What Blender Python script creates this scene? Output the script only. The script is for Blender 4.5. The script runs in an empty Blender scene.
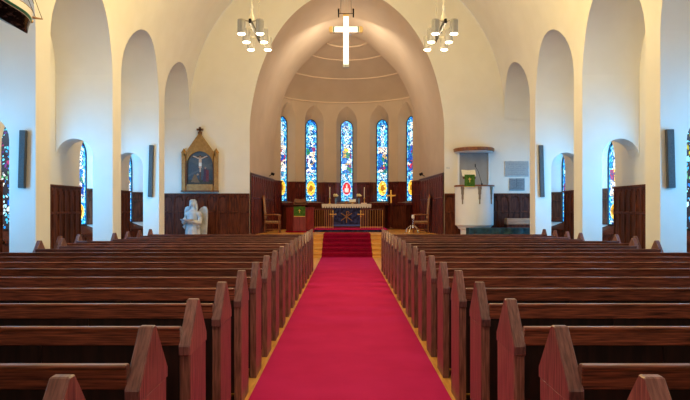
import bpy, bmesh, math, random
from math import sin, cos, pi, sqrt, radians, atan2
from mathutils import Vector, Matrix

random.seed(7)
SC = bpy.context.scene
COL = SC.collection
F = 650.0          # focal length in pixels of the 690 x 400 frame
EYE = 1.65
CAMX = -0.035
VX, VY = 346.0, 209.0


def wx(px, Y):
    return (px - VX) * Y / F + CAMX


def wz(py, Y):
    return EYE - (py - VY) * Y / F


# ------------------------------------------------------------------ materials
def newmat(name):
    m = bpy.data.materials.new(name)
    m.use_nodes = True
    nt = m.node_tree
    b = nt.nodes['Principled BSDF']
    return m, nt, b


def plain(name, col, rough=.5, metal=0., spec=.5, emit=None, es=0.):
    m, nt, b = newmat(name)
    b.inputs['Base Color'].default_value = (*col, 1)
    b.inputs['Roughness'].default_value = rough
    b.inputs['Metallic'].default_value = metal
    b.inputs['Specular IOR Level'].default_value = spec
    if emit:
        b.inputs['Emission Color'].default_value = (*emit, 1)
        b.inputs['Emission Strength'].default_value = es
    return m


def noisy(name, c1, c2, scale=(1, 1, 1), nscale=4., rough=.5, bump=0., detail=4., lo=.35, hi=.65, spec=.5, coat=0., metal=0., rand=0.):
    m, nt, b = newmat(name)
    N, L = nt.nodes, nt.links
    tc = N.new('ShaderNodeTexCoord')
    mp = N.new('ShaderNodeMapping')
    mp.inputs['Scale'].default_value = scale
    no = N.new('ShaderNodeTexNoise')
    no.inputs['Scale'].default_value = nscale
    no.inputs['Detail'].default_value = detail
    cr = N.new('ShaderNodeValToRGB')
    cr.color_ramp.elements[0].position = lo
    cr.color_ramp.elements[1].position = hi
    cr.color_ramp.elements[0].color = (*c1, 1)
    cr.color_ramp.elements[1].color = (*c2, 1)
    L.new(tc.outputs['Object'], mp.inputs['Vector'])
    L.new(mp.outputs['Vector'], no.inputs['Vector'])
    L.new(no.outputs['Fac'], cr.inputs['Fac'])
    src = cr.outputs['Color']
    if rand:
        oi = N.new('ShaderNodeObjectInfo')
        mr = N.new('ShaderNodeMapRange')
        mr.inputs['To Min'].default_value = 1 - rand
        mr.inputs['To Max'].default_value = 1 + rand
        L.new(oi.outputs['Random'], mr.inputs['Value'])
        mx = N.new('ShaderNodeVectorMath')
        mx.operation = 'SCALE'
        L.new(src, mx.inputs[0])
        L.new(mr.outputs['Result'], mx.inputs['Scale'])
        src = mx.outputs['Vector']
    L.new(src, b.inputs['Base Color'])
    b.inputs['Roughness'].default_value = rough
    b.inputs['Specular IOR Level'].default_value = spec
    b.inputs['Metallic'].default_value = metal
    b.inputs['Coat Weight'].default_value = coat
    b.inputs['Coat Roughness'].default_value = .2
    if bump:
        bp = N.new('ShaderNodeBump')
        bp.inputs['Strength'].default_value = bump
        bp.inputs['Distance'].default_value = .01
        L.new(no.outputs['Fac'], bp.inputs['Height'])
        L.new(bp.outputs['Normal'], b.inputs['Normal'])
    return m


def vcol_mat(name, emit=0., rough=.6, base=1.):
    m, nt, b = newmat(name)
    a = nt.nodes.new('ShaderNodeAttribute')
    a.attribute_name = 'paint'
    nt.links.new(a.outputs['Color'], b.inputs['Base Color'])
    b.inputs['Roughness'].default_value = rough
    if emit:
        nt.links.new(a.outputs['Color'], b.inputs['Emission Color'])
        b.inputs['Emission Strength'].default_value = emit
    return m


M = {}
M['plaster'] = noisy('plaster', (.79, .755, .68), (.82, .785, .71), nscale=1.5, rough=.85, spec=.2)
M['vault'] = noisy('vault_plaster', (.68, .54, .32), (.74, .60, .37), nscale=1.1, rough=.8, spec=.2)
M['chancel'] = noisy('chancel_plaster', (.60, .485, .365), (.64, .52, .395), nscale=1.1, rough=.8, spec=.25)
M['rib'] = plain('pale_rib', (.78, .63, .47), .7)
M['wood_x'] = noisy('pew_wood_long', (.042, .013, .010), (.34, .112, .066), (2.2, 42, 42), 2.2, .32, .25, 6, .3, .75, .5, .3, rand=.22)
M['wood_z'] = noisy('pew_wood_upright', (.12, .050, .042), (.38, .19, .155), (34, 34, 2.4), 2.2, .36, .25, 6, .3, .75, .5, .2, rand=.15)
M['wood_cap'] = noisy('pew_cap_wood', (.085, .032, .034), (.26, .115, .112), (40, 5, 5), 2.2, .36, .2, 6, .3, .75, .6, .2, rand=.15)
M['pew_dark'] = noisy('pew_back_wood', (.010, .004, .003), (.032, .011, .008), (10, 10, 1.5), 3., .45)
M['wains'] = noisy('wainscot_wood', (.075, .020, .010), (.17, .052, .025), (7, 7, 1.0), 2.5, .55, .1, 5, spec=.25)
M['wains_red'] = noisy('chancel_wainscot_wood', (.075, .012, .008), (.19, .036, .022), (7, 7, 1.0), 2.5, .34, .1, 5)
M['oak'] = noisy('oak_floor', (.55, .26, .06), (.78, .42, .12), (14, 1.2, 6), 2.5, .30, .05, 4)
M['oak_x'] = noisy('oak_step', (.62, .29, .05), (.85, .46, .11), (1.2, 10, 14), 2.5, .32, .05, 4)
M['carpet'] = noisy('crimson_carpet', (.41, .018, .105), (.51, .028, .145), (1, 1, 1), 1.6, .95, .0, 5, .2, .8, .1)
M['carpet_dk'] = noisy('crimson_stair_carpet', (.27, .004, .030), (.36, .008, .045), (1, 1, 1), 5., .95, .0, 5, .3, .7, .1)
M['gold'] = plain('brass', (.80, .50, .14), .3, .85)
M['gilt'] = noisy('gilded_wood', (.36, .185, .05), (.46, .26, .08), (3, 3, 3), 4, .45, .03, 4)
M['pale_gold'] = plain('pale_gold', (.78, .55, .26), .4, .1)
M['black'] = plain('black_metal', (.015, .015, .017), .45, .3)
M['grey_metal'] = plain('grey_grille', (.10, .105, .105), .7)
M['chrome'] = plain('chrome', (.85, .83, .80), .15, 1.)
M['white'] = noisy('white_paint', (.80, .79, .76), (.84, .83, .80), nscale=2, rough=.55)
M['marble'] = noisy('white_marble', (.50, .50, .50), (.66, .66, .65), nscale=5, rough=.5)
M['grey'] = noisy('grey_panel', (.33, .30, .26), (.38, .35, .31), nscale=2, rough=.6)
M['stone'] = noisy('grey_stone', (.42, .42, .41), (.58, .58, .57), nscale=14, rough=.6)
M['stone_dk'] = noisy('dark_grey_stone', (.26, .26, .27), (.44, .45, .46), nscale=14, rough=.5)
M['cloth_white'] = noisy('white_linen', (.72, .68, .58), (.80, .76, .66), nscale=20, rough=.9)
M['cloth_green'] = noisy('green_cloth', (.045, .125, .012), (.10, .21, .03), nscale=12, rough=.85)
M['cloth_navy'] = noisy('navy_brocade', (.012, .016, .07), (.05, .07, .22), nscale=9, rough=.7, lo=.42, hi=.62)
M['cloth_teal'] = noisy('dark_teal_cloth', (.010, .035, .05), (.03, .10, .14), nscale=6, rough=.45)
M['red'] = plain('red_cover', (.55, .02, .02), .6)
M['lectern'] = noisy('red_mahogany', (.20, .030, .026), (.32, .055, .045), (9, 9, 1.2), 2.5, .35)
M['chairwood'] = noisy('chair_oak', (.20, .075, .025), (.36, .15, .055), (9, 9, 1.2), 2.5, .4)
M['tapestry'] = noisy('tapestry_fabric', (.38, .24, .13), (.58, .42, .27), nscale=22, rough=.9)
M['pale_wood'] = noisy('pale_pine', (.40, .20, .11), (.55, .30, .18), (1.2, 8, 8), 2.5, .45)
M['wax'] = plain('candle_wax', (.85, .80, .68), .5)
M['leaf'] = plain('flower_leaf', (.06, .16, .03), .6)
M['petal'] = plain('cream_petal', (.85, .76, .45), .7)
M['vase'] = plain('blue_glass_vase', (.16, .25, .40), .2)
M['brown'] = plain('brown_wood', (.16, .07, .03), .5)
M['bulb'] = plain('lit_bulb', (1, .9, .7), .5, emit=(1, .88, .62), es=5)
M['crosslight'] = plain('lit_white_panel', (1, 1, .9), .5, emit=(1, .98, .86), es=.85)
M['hull_dk'] = noisy('dark_hull', (.012, .007, .006), (.16, .11, .10), (3, 2, 8), 5, .14, lo=.5, hi=.75)  # pale noise patches put reflections into the hull colour
M['hull_cream'] = noisy('cream_hull', (.66, .58, .46), (.74, .66, .54), nscale=5, rough=.5)
M['hull_green'] = plain('green_stripe', (.06, .27, .16), .5)
M['rope'] = plain('rope', (.20, .15, .10), .8)
M['spar'] = plain('ship_spar', (.35, .16, .06), .5)
m, nt, b = newmat('smoked_glass_shade')
b.inputs['Base Color'].default_value = (.30, .28, .25, 1)
b.inputs['Roughness'].default_value = .25
b.inputs['Transmission Weight'].default_value = .25
b.inputs['Emission Color'].default_value = (1, .85, .6, 1)
b.inputs['Emission Strength'].default_value = .08
M['shade'] = m
M['glass'] = vcol_mat('stained_glass', 1.3, .25)
M['canvas'] = vcol_mat('oil_paint', 0, .45)
M['plaque'] = vcol_mat('engraved_plaque', 0, .5)
M['lead'] = plain('lead_came', (.03, .032, .035), .6)
# lace: holes are modelled, the cloth itself is plain
M['lace'] = M['cloth_white']


# ------------------------------------------------------------------ mesh builder
class MB:
    def __init__(self):
        self.v, self.f, self.m, self.c = [], [], [], None

    def add(self, vs, fs, mi=0):
        o = len(self.v)
        self.v += [tuple(p) for p in vs]
        for q in fs:
            self.f.append(tuple(o + i for i in q))
            self.m.append(mi)
        return self

    def box(self, lo, hi, mi=0, mat=None):
        x0, y0, z0 = lo
        x1, y1, z1 = hi
        vs = [Vector(p) for p in ((x0, y0, z0), (x1, y0, z0), (x1, y1, z0), (x0, y1, z0), (x0, y0, z1), (x1, y0, z1), (x1, y1, z1), (x0, y1, z1))]
        if mat is not None:
            vs = [mat @ p for p in vs]
        return self.add(vs, [(0, 3, 2, 1), (4, 5, 6, 7), (0, 1, 5, 4), (1, 2, 6, 5), (2, 3, 7, 6), (3, 0, 4, 7)], mi)

    def cbox(self, c, s, mi=0, rot=None):
        mat = Matrix.Translation(Vector(c))
        if rot is not None:
            mat = mat @ rot
        h = [q / 2 for q in s]
        return self.box([-q for q in h], h, mi, mat)

    def tube(self, pts, r, n=8, mi=0, caps=True):
        pts = [Vector(p) for p in pts]
        rs = r if isinstance(r, (list, tuple)) else [r] * len(pts)
        rings = []
        up = Vector((0, 0, 1))
        for i, p in enumerate(pts):
            a = pts[max(i - 1, 0)]
            bq = pts[min(i + 1, len(pts) - 1)]
            d = (bq - a).normalized()
            ref = up if abs(d.dot(up)) < .95 else Vector((0, 1, 0))
            s = d.cross(ref).normalized()
            t = s.cross(d).normalized()
            rings.append([p + (s * cos(2 * pi * k / n) + t * sin(2 * pi * k / n)) * rs[i] for k in range(n)])
        vs = [q for rg in rings for q in rg]
        fs = []
        for i in range(len(pts) - 1):
            for k in range(n):
                k2 = (k + 1) % n
                fs.append((i * n + k, i * n + k2, (i + 1) * n + k2, (i + 1) * n + k))
        if caps:
            fs.append(tuple(range(n - 1, -1, -1)))
            fs.append(tuple((len(pts) - 1) * n + k for k in range(n)))
        return self.add(vs, fs, mi)

    def lathe(self, prof, n=24, c=(0, 0, 0), sx=1., sy=1., a0=0., a1=2 * pi, mi=0, fn=None):
        full = abs(a1 - a0 - 2 * pi) < 1e-6
        cols = n if full else n + 1
        vs = []
        for (r, z) in prof:
            for k in range(cols):
                a = a0 + (a1 - a0) * k / n
                rr = r * (fn(a, z) if fn else 1)
                vs.append((c[0] + rr * sx * cos(a), c[1] + rr * sy * sin(a), c[2] + z))
        fs = []
        for i in range(len(prof) - 1):
            for k in range(n):
                k2 = (k + 1) % cols
                fs.append((i * cols + k, i * cols + k2, (i + 1) * cols + k2, (i + 1) * cols + k))
        if full:
            if prof[0][0] > 1e-6:
                fs.append(tuple(range(cols - 1, -1, -1)))
            if prof[-1][0] > 1e-6:
                fs.append(tuple((len(prof) - 1) * cols + k for k in range(cols)))
        return self.add(vs, fs, mi)

    def ball(self, c, r, n=12, s=(1, 1, 1), mi=0):
        prof = [(max(1e-7, r * sin(pi * i / (n // 2 + 2))), -r * cos(pi * i / (n // 2 + 2)) * s[2]) for i in range(n // 2 + 3)]
        return self.lathe(prof, n, c, s[0], s[1], mi=mi)

    def prism(self, poly, axis, a, b, mi=0):
        """extrude a 2-D polygon along an axis (0 x, 1 y, 2 z) from a to b"""
        def P(p, t):
            q = list(p)
            q.insert(axis, t)
            return tuple(q)
        n = len(poly)
        vs = [P(p, a) for p in poly] + [P(p, b) for p in poly]
        fs = [tuple(range(n - 1, -1, -1)), tuple(range(n, 2 * n))]
        for i in range(n):
            j = (i + 1) % n
            fs.append((i, j, n + j, n + i))
        return self.add(vs, fs, mi)

    def loft(self, rings, closed=False, mi=0):
        n = len(rings[0])
        vs = [p for r in rings for p in r]
        fs = []
        for i in range(len(rings) - 1):
            for k in range(n if closed else n - 1):
                k2 = (k + 1) % n
                fs.append((i * n + k, i * n + k2, (i + 1) * n + k2, (i + 1) * n + k))
        return self.add(vs, fs, mi)

    def mesh(self, name, mats, bevel=0., smooth=None, weld=True, solid=0.):
        me = bpy.data.meshes.new(name)
        me.from_pydata(self.v, [], self.f)
        if not isinstance(mats, (list, tuple)):
            mats = [mats]
        for q in mats:
            me.materials.append(q)
        me.polygons.foreach_set('material_index', self.m)
        bm = bmesh.new()
        bm.from_mesh(me)
        if weld:
            bmesh.ops.remove_doubles(bm, verts=bm.verts, dist=1e-5)
        bmesh.ops.recalc_face_normals(bm, faces=bm.faces)
        if solid:
            bmesh.ops.solidify(bm, geom=bm.faces[:], thickness=solid)
        if bevel:
            es = [e for e in bm.edges if len(e.link_faces) == 2 and e.calc_face_angle(0) > .5]
            bmesh.ops.bevel(bm, geom=es, offset=bevel, segments=1, profile=.5, affect='EDGES', clamp_overlap=True)
        bm.to_mesh(me)
        bm.free()
        if smooth:
            me.polygons.foreach_set('use_smooth', [True] * len(me.polygons))
            me.set_sharp_from_angle(angle=radians(smooth))
        me.update()
        return me

    def obj(self, name, mats, parent=None, loc=None, **kw):
        o = bpy.data.objects.new(name, self.mesh(name, mats, **kw))
        COL.objects.link(o)
        if parent is not None:
            o.parent = parent
        if loc is not None:
            o.location = loc
        return o


def tag(o, label, cat, group=None):
    o['label'] = label
    o['category'] = cat
    if group:
        o['group'] = group
    return o


def struct(o):
    o['kind'] = 'structure'
    return o


def thing(name, label, cat, loc=(0, 0, 0), rz=0, group=None):
    o = bpy.data.objects.new(name, None)
    o.empty_display_size = .1
    COL.objects.link(o)
    o.location = loc
    o.rotation_euler = (0, 0, rz)
    return tag(o, label, cat, group)


def dup(root, loc, rz=None, label=None):
    r = root.copy()
    COL.objects.link(r)
    r.location = loc
    if rz is not None:
        r.rotation_euler = (0, 0, rz)
    if label:
        r['label'] = label
    for ch in list(root.children):
        c = ch.copy()
        COL.objects.link(c)
        c.parent = r
        for g in list(ch.children):
            d = g.copy()
            COL.objects.link(d)
            d.parent = c
    return r


def arch(t, hw, rise):
    """height of a (pointed) arch above its springing at t in [-1,1]"""
    R = (rise * rise + hw * hw) / (2 * hw)
    d = abs(t) * hw + R - hw
    return sqrt(max(0., R * R - d * d))


def ts(n):
    return [-cos(pi * i / n) for i in range(n + 1)]


def surface(mb, S, us, vb, vt, ops=(), mi=0):
    """sheet S(u,v,0) between vb and vt(u); ops = [(uc, hw, sill or None, spring, rise, n)]"""
    us = set(us)
    for (uc, hw, sill, spring, rise, n) in ops:
        us |= {round(uc + hw * t, 6) for t in ts(n)}
    us = sorted(us)
    clean = [us[0]]
    for u in us[1:]:
        if u - clean[-1] > 1e-4:
            clean.append(u)
    us = clean
    for a, b in zip(us, us[1:]):
        mid = (a + b) / 2
        op = next((o for o in ops if abs(mid - o[0]) < o[1]), None)
        if op is None:
            mb.add([S(a, vb, 0), S(b, vb, 0), S(b, vt(b), 0), S(a, vt(a), 0)], [(0, 1, 2, 3)], mi)
        else:
            uc, hw, sill, spring, rise, n = op
            ta = max(-1, min(1, (a - uc) / hw))
            tb = max(-1, min(1, (b - uc) / hw))
            if sill is not None:
                mb.add([S(a, vb, 0), S(b, vb, 0), S(b, sill, 0), S(a, sill, 0)], [(0, 1, 2, 3)], mi)
            mb.add([S(a, spring + arch(ta, hw, rise), 0), S(b, spring + arch(tb, hw, rise), 0), S(b, vt(b), 0), S(a, vt(a), 0)], [(0, 1, 2, 3)], mi)


def outline(uc, hw, sill, spring, rise, n):
    return [(uc - hw, sill)] + [(uc + hw * t, spring + arch(t, hw, rise)) for t in ts(n)] + [(uc + hw, sill)]


def splay(mb, S, o1, d1, o2, d2, mi=0, close=True):
    r1 = [S(u, v, d1) for u, v in o1]
    r2 = [S(u, v, d2) for u, v in o2]
    mb.loft([r1, r2], closed=close, mi=mi)


# ------------------------------------------------------------------ the setting
NW = 5.55            # nave half width
AW = 6.90           # aisle outer wall
ZS = 5.2            # vault springing
PITCH = 3.81
PT = .57            # pier thickness
PIERS = [11.55 + PITCH * k for k in range(-4, 3)]
FRONT = 23.0
BACK = PIERS[0] + PT
SPR = 4.82
HWB = (PITCH - PT) / 2

# floor
struct(MB().box((-AW - .6, BACK - .4, -.15), (AW + .6, FRONT + .1, 0)).obj('floor', M['oak']))

# vault, spandrels and the barrel of every arcade bay
mb = MB()
cols = []
for k, zp in enumerate(PIERS):
    c = zp + PT + HWB
    cols.append((zp, None))
    for t in ts(20):
        cols.append((c + HWB * t, arch(t, HWB, HWB)))
rows = []
NP = 22
for (y, a) in cols:
    h0 = SPR + (a or 0)
    pts = []
    if h0 < ZS:
        prof = [(NW, h0), (NW, (h0 + ZS) / 2), (NW, ZS)]
        p0 = 0.
    else:
        p0 = math.asin((h0 - ZS) / NW)
        prof = [(NW * cos(p0), h0)] * 3
    for i in range(1, NP + 1):
        p = p0 + (pi / 2 - p0) * i / NP
        prof.append((NW * cos(p), ZS + NW * sin(p)))
    left = [(-w, y, h) for w, h in prof]
    right = [(w, y, h) for w, h in reversed(prof[:-1])]
    rows.append(left + right)
mb.loft(rows)
me_rows = rows
for sgn in (0, -1):
    for (r1, r2), (c1, c2) in zip(zip(rows, rows[1:]), zip(cols, cols[1:])):
        if c1[1] is None or c2[1] is None:
            continue
        a, b = r1[sgn], r2[sgn]
        ox = -AW - .1 if sgn == 0 else AW + .1
        mb.add([a, b, (ox, b[1], b[2]), (ox, a[1], a[2])], [(0, 1, 2, 3)], 1)
struct(mb.obj('ceiling', [M['plaster'], M['plaster']], smooth=35))

# piers (short cross walls with a passage arch in each)
PC = (6.02 + AW - .005) / 2
PH = (AW - .005 - 6.02) / 2
k = 0
for side in (-1, 1):
    for zp in PIERS[1:]:
        mb = MB()
        S0 = lambda u, v, d: (side * u, zp + d, v)
        op = (PC, PH, None, 2.88, PH, 14)
        for d in (0, PT):
            surface(mb, lambda u, v, _d, d=d: S0(u, v, d), [NW, AW - .005], 0, lambda u: SPR, [op])
        ol = outline(PC, PH, 0, 2.88, PH, 14)
        splay(mb, S0, ol[:-1], 0, ol[:-1], PT, close=False)
        for u, lo in ((NW, 0), (AW - .005, 2.88)):
            mb.add([S0(u, lo, 0), S0(u, lo, PT), S0(u, SPR, PT), S0(u, SPR, 0)], [(0, 1, 2, 3)])
        mb.add([S0(NW, SPR, 0), S0(AW - .005, SPR, 0), S0(AW - .005, SPR, PT), S0(NW, SPR, PT)], [(0, 1, 2, 3)])
        o = struct(mb.obj('pillar', M['plaster']))
        o['label'] = 'white plastered pier with a passage arch through its aisle side'

# aisle outer walls with splayed lancets
SPL, GHW = .80, .36
BAYS = [PIERS[i] + PT + HWB for i in range(3, 7)]
for side, nm in ((-1, 'wall_left'), (1, 'wall_right')):
    mb = MB()
    S = lambda u, v, d: (side * (AW + d), u, v)
    ops = [(c, SPL, 1.0, 2.85, .82, 12) for c in BAYS]
    surface(mb, S, [BACK - .3, FRONT + .1], 0, lambda u: 7.2, ops)
    for c in BAYS:
        splay(mb, S, outline(c, SPL, 1.0, 2.85, .82, 12), 0, outline(c, GHW, 1.20, 3.05, .46, 12), .32)
    struct(mb.obj(nm, M['plaster']))

# back wall behind the viewer
struct(MB().box((-AW - .3, BACK - .3, 0), (AW + .3, BACK - .02, 11)).obj('wall_back', M['plaster']))

# front wall with the chancel arch
A = [(3.44, 0), (3.44, 4.3), (3.38, 5.2), (3.12, 6.4), (2.72, 7.4), (2.25, 8.16), (1.72, 8.72), (1.17, 9.1), (.6, 9.36), (0, 9.5)]
B = [(3.2, 0), (3.17, 3.2), (3.06, 4.7), (2.95, 5.6), (2.74, 6.35), (2.46, 7.0), (2.08, 7.62), (1.46, 8.25), (.80, 8.82), (0, 9.2)]


def smooth_prof(P, n=6):
    out = []
    for i in range(len(P) - 1):
        p0, p1, p2, p3 = P[max(i - 1, 0)], P[i], P[i + 1], P[min(i + 2, len(P) - 1)]
        for j in range(n):
            t = j / n
            if i == 0:
                out.append((p1[0] + (p2[0] - p1[0]) * t, p1[1] + (p2[1] - p1[1]) * t))
                continue
            q = []
            for a in (0, 1):
                m1 = (p2[a] - p0[a]) / 2 if i > 1 else 0
                if i == 1 and a == 1:
                    m1 = (p2[a] - p1[a])
                m2 = (p3[a] - p1[a]) / 2
                q.append((2 * t ** 3 - 3 * t * t + 1) * p1[a] + (t ** 3 - 2 * t * t + t) * m1 + (-2 * t ** 3 + 3 * t * t) * p2[a] + (t ** 3 - t * t) * m2)
            out.append(tuple(q))
    out.append(P[-1])
    return out


As, Bs = smooth_prof(A), smooth_prof(B)


def full(prof, y):
    return [(-w, y, h) for w, h in prof] + [(w, y, h) for w, h in reversed(prof[:-1])]


mb = MB()
top = lambda x: ZS + sqrt(max(0, (NW + .1) ** 2 - x * x)) + .1 if abs(x) < NW else 7.0
for sgn in (-1, 1):
    xs = [AW + .1, 6.2, 5.58, 5.3, 4.9, 4.5, 4.1, 3.7, 3.44]
    for a, b in zip(xs, xs[1:]):
        mb.add([(sgn * a, FRONT, 0), (sgn * b, FRONT, 0), (sgn * b, FRONT, top(b)), (sgn * a, FRONT, top(a))], [(0, 1, 2, 3)])
    for p, q in zip(As[6:], As[7:]):
        mb.add([(sgn * p[0], FRONT, p[1]), (sgn * q[0], FRONT, q[1]), (sgn * q[0], FRONT, top(q[0])), (sgn * p[0], FRONT, top(p[0]))], [(0, 1, 2, 3)])
struct(mb.obj('wall_front', M['plaster']))

ZC = 27.9           # centre of the apse
R = 3.4
mb = MB()
rings = []
for i in range(13):
    s = i / 12
    y = FRONT + (ZC - FRONT) * s
    rings.append(full([(a[0] + (b[0] - a[0]) * s, a[1] + (b[1] - a[1]) * s) for a, b in zip(As, Bs)], y))
mb.loft(rings)
struct(mb.obj('wall_chancel', M['chancel'], smooth=40))
APW = [radians(a) for a in (-53.2, -27.3, 0, 27.3, 53.2)]
SA = lambda u, v, d: ((R + d) * sin(u / R), ZC + (R + d) * cos(u / R), v)
mb = MB()
PLAT = .725
ops = [(a * R, .50, 1.96, 5.80, .80, 14) for a in APW]
surface(mb, SA, [R * radians(x) for x in range(-90, 91, 3)], PLAT, lambda u: 6.75, ops)
for a in APW:
    splay(mb, SA, outline(a * R, .50, 1.96, 5.80, .80, 14), 0, outline(a * R, .275, 1.99, 5.62, .34, 14), .34)
struct(mb.obj('wall_apse', M['chancel'], smooth=25))
DOME = [(R, 6.75), (3.3, 6.95), (3.0, 7.33), (2.6, 7.75), (2.15, 8.12), (1.7, 8.43), (1.3, 8.65), (.9, 8.85), (.45, 9.05), (0.001, 9.15)]
mb = MB()
mb.lathe(DOME, 48, (0, ZC, 0), a0=0, a1=pi)
o = struct(mb.obj('ceiling_apse', M['chancel'], smooth=40))
# shoulder wall between the inner arch and the apse
mb = MB()
Cs = []
for (w, h) in Bs:
    Cs.append((max(w + .02, R if h < 6.75 else 0), h + (.0 if h < 6.75 else .6)))
mb.loft([full(Bs, ZC), full(Cs, ZC + .001)])
struct(mb.obj('trim_2', M['chancel']))
for i, (r, z) in enumerate(((R - .02, 6.76), (2.6, 7.75), (1.7, 8.43), (.9, 8.83))):
    mb = MB()
    mb.tube([(r * cos(a), ZC + r * sin(a), z) for a in [pi * j / 40 for j in range(41)]], .035, 6)
    struct(mb.obj('trim_%d' % (3 + i), M['rib'], smooth=60))

# chancel platform with its flight of five steps
RI, TR = .145, .41
Y0 = 22.02
mb = MB()
for i in range(5):
    mb.box((-1.75, Y0 + TR * i - .03, RI * (i + 1) - .03), (1.75, Y0 + TR * i + .01, RI * (i + 1)))
    mb.box((-1.75, Y0 + TR * i, RI * i), (1.75, Y0 + TR * (i + 1) + (.02 if i < 4 else 0), RI * (i + 1)))
mb.box((-3.5, FRONT + .02, 0), (-1.76, Y0 + TR * 5, PLAT))
mb.box((1.76, FRONT + .02, 0), (3.5, Y0 + TR * 5, PLAT))
mb.box((-3.6, Y0 + TR * 5, 0), (3.6, ZC + R + .4, PLAT))
struct(mb.obj('floor_chancel', M['oak_x'], weld=False))

# wainscot panelling: one connected relief per wall run


def wainscot(name, S, L, vb, vt, pw, mat, u0=0., skip=()):
    n = max(1, round(L / pw))
    pw = L / n
    H = vt - vb
    m = pw * .13
    rail = vb + H * .70
    tiers = [(vb + .16, rail - .035, 0.), (rail + .035, vt - .10, .5)]
    us = []
    e = .012
    for i in range(n):
        a = i * pw
        us += [a, a + m - e, a + m] + [a + m + (pw - 2 * m) * j / 6 for j in range(1, 6)] + [a + pw - m, a + pw - m + e]
    us.append(L)
    vs = [vb, tiers[0][0] - e, tiers[0][0], vb + H * .4, tiers[0][1], tiers[0][1] + e, tiers[1][0] - e, tiers[1][0]]
    a, b = tiers[1][0], tiers[1][1]
    rise = min((pw - 2 * m) * .62, (b - a) * .6)
    vs += [b - rise - .02] + [b - rise + rise * j / 6 for j in range(0, 7)] + [b + e, vt - .05, vt - .045, vt - .001, vt]
    vs = sorted(set(vs + [q[2] + .005 for q in skip]))
    verts = []
    for v in vs:
        for u in us:
            c = (u % pw)
            if u >= L - 1e-6:
                c = pw
            t = (c - pw / 2) / (pw / 2 - m)
            d = -.05
            if v >= vt - .046:
                d = -.085
            elif abs(t) <= 1.0001:
                if tiers[0][0] <= v <= tiers[0][1]:
                    d = -.02
                elif a <= v <= b - rise + arch(t, (pw - 2 * m) / 2, rise) + 1e-6:
                    d = -.02
            if v == vt:
                d = 0
            verts.append(S(u0 + u, v, d))
    nu = len(us)
    fs = []
    for j in range(len(vs) - 1):
        for i in range(nu - 1):
            uc = (us[i] + us[i + 1]) / 2 + u0
            vc = (vs[j] + vs[j + 1]) / 2
            if any(s0 < uc < s1 and vc > sv for s0, s1, sv in skip):
                continue
            fs.append((j * nu + i, j * nu + i + 1, (j + 1) * nu + i + 1, (j + 1) * nu + i))
    mb = MB()
    mb.add(verts, fs)
    return struct(mb.obj(name, mat, weld=False))


wainscot('trim_7', lambda u, v, d: (u, FRONT + d, v), AW - 3.44, 0, 2.2, .385, M['wains'], -AW)
wainscot('trim_8', lambda u, v, d: (u, FRONT + d, v), AW - 3.44, 0, 2.2, .385, M['wains'], 3.44)
LC = sqrt((ZC - FRONT) ** 2 + (3.44 - 3.19) ** 2)
nx, ny = (3.44 - 3.19) / LC, (ZC - FRONT) / LC
for i, s in enumerate((-1, 1)):
    wainscot('trim_%d' % (9 + i), lambda u, v, d: (s * (3.44 - nx * u + ny * d), FRONT + ny * u + nx * d, v), LC, PLAT if 0 else .0, 2.93, .41, M['wains_red'])
wainscot('trim_11', SA, R * radians(164), PLAT, 2.93, .36, M['wains_red'], -R * radians(82),
         skip=[(a * R - .49, a * R + .49, 1.95) for a in APW])
tn = 12
for s in (-1, 1):
    SW = lambda u, v, d: (s * (AW + d), u, v)
    lo = PIERS[3] + PT
    for c in BAYS + [None]:
        hi = c - SPL - .02 if c else FRONT
        if hi - lo > .2:
            wainscot('trim_%d' % tn, SW, hi - lo, 0, 2.22, .33, M['wains'], lo)
            tn += 1
        if c:
            wainscot('trim_%d' % tn, SW, 2 * SPL + .04, 0, 1.0, .41, M['wains'], c - SPL - .02)
            tn += 1
            # the far splay of the recess is panelled too
            a0, a1 = (AW + .30, c + GHW + .02), (AW, c + SPL)
            ll = sqrt((a1[0] - a0[0]) ** 2 + (a1[1] - a0[1]) ** 2)
            ex, ey = (a1[0] - a0[0]) / ll, (a1[1] - a0[1]) / ll
            wainscot('trim_%d' % tn, lambda u, v, d: (s * (a0[0] + ex * u - .3 * abs(d)), a0[1] + ey * u - abs(d) * .9, v), ll, 1.22, 2.22, .55, M['wains'])
            tn += 1
            mb = MB()
            mb.add([(s * (AW - .07), c - SPL, 1.005), (s * (AW - .07), c + SPL, 1.005), (s * (AW + .30), c + GHW, 1.205), (s * (AW + .30), c - GHW, 1.205)], [(0, 1, 2, 3)])
            mb.add([(s * (AW - .07), c - SPL, .96), (s * (AW - .07), c + SPL, .96), (s * (AW - .07), c + SPL, 1.005), (s * (AW - .07), c - SPL, 1.005)], [(0, 1, 2, 3)])
            struct(mb.obj('trim_%d' % tn, M['wains']))
            tn += 1
            lo = c + SPL + .02

# ------------------------------------------------------------------ stained glass
PAL = {
    'blue': [(.01, .10, .45), (.02, .24, .66), (.015, .16, .55), (.05, .36, .72)],
    'cyan': [(.06, .45, .75), (.12, .58, .80), (.04, .34, .68), (.2, .66, .85)],
    'pale': [(.45, .70, .82), (.62, .74, .78), (.32, .62, .80), (.70, .76, .66)],
    'fig': [(.50, .02, .02), (.85, .82, .76), (.02, .08, .42), (.85, .72, .55), (.04, .26, .10), (.62, .42, .06), (.03, .2, .6), (.75, .85, .9), (.25, .03, .10)],
    'gold': [(.85, .55, .06), (.75, .42, .03), (.90, .72, .22)],
    'red': [(.62, .02, .03), (.50, .01, .04)],
    'purple': [(.12, .03, .22), (.28, .03, .12), (.05, .04, .25), (.3, .30, .02)],
}


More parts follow.
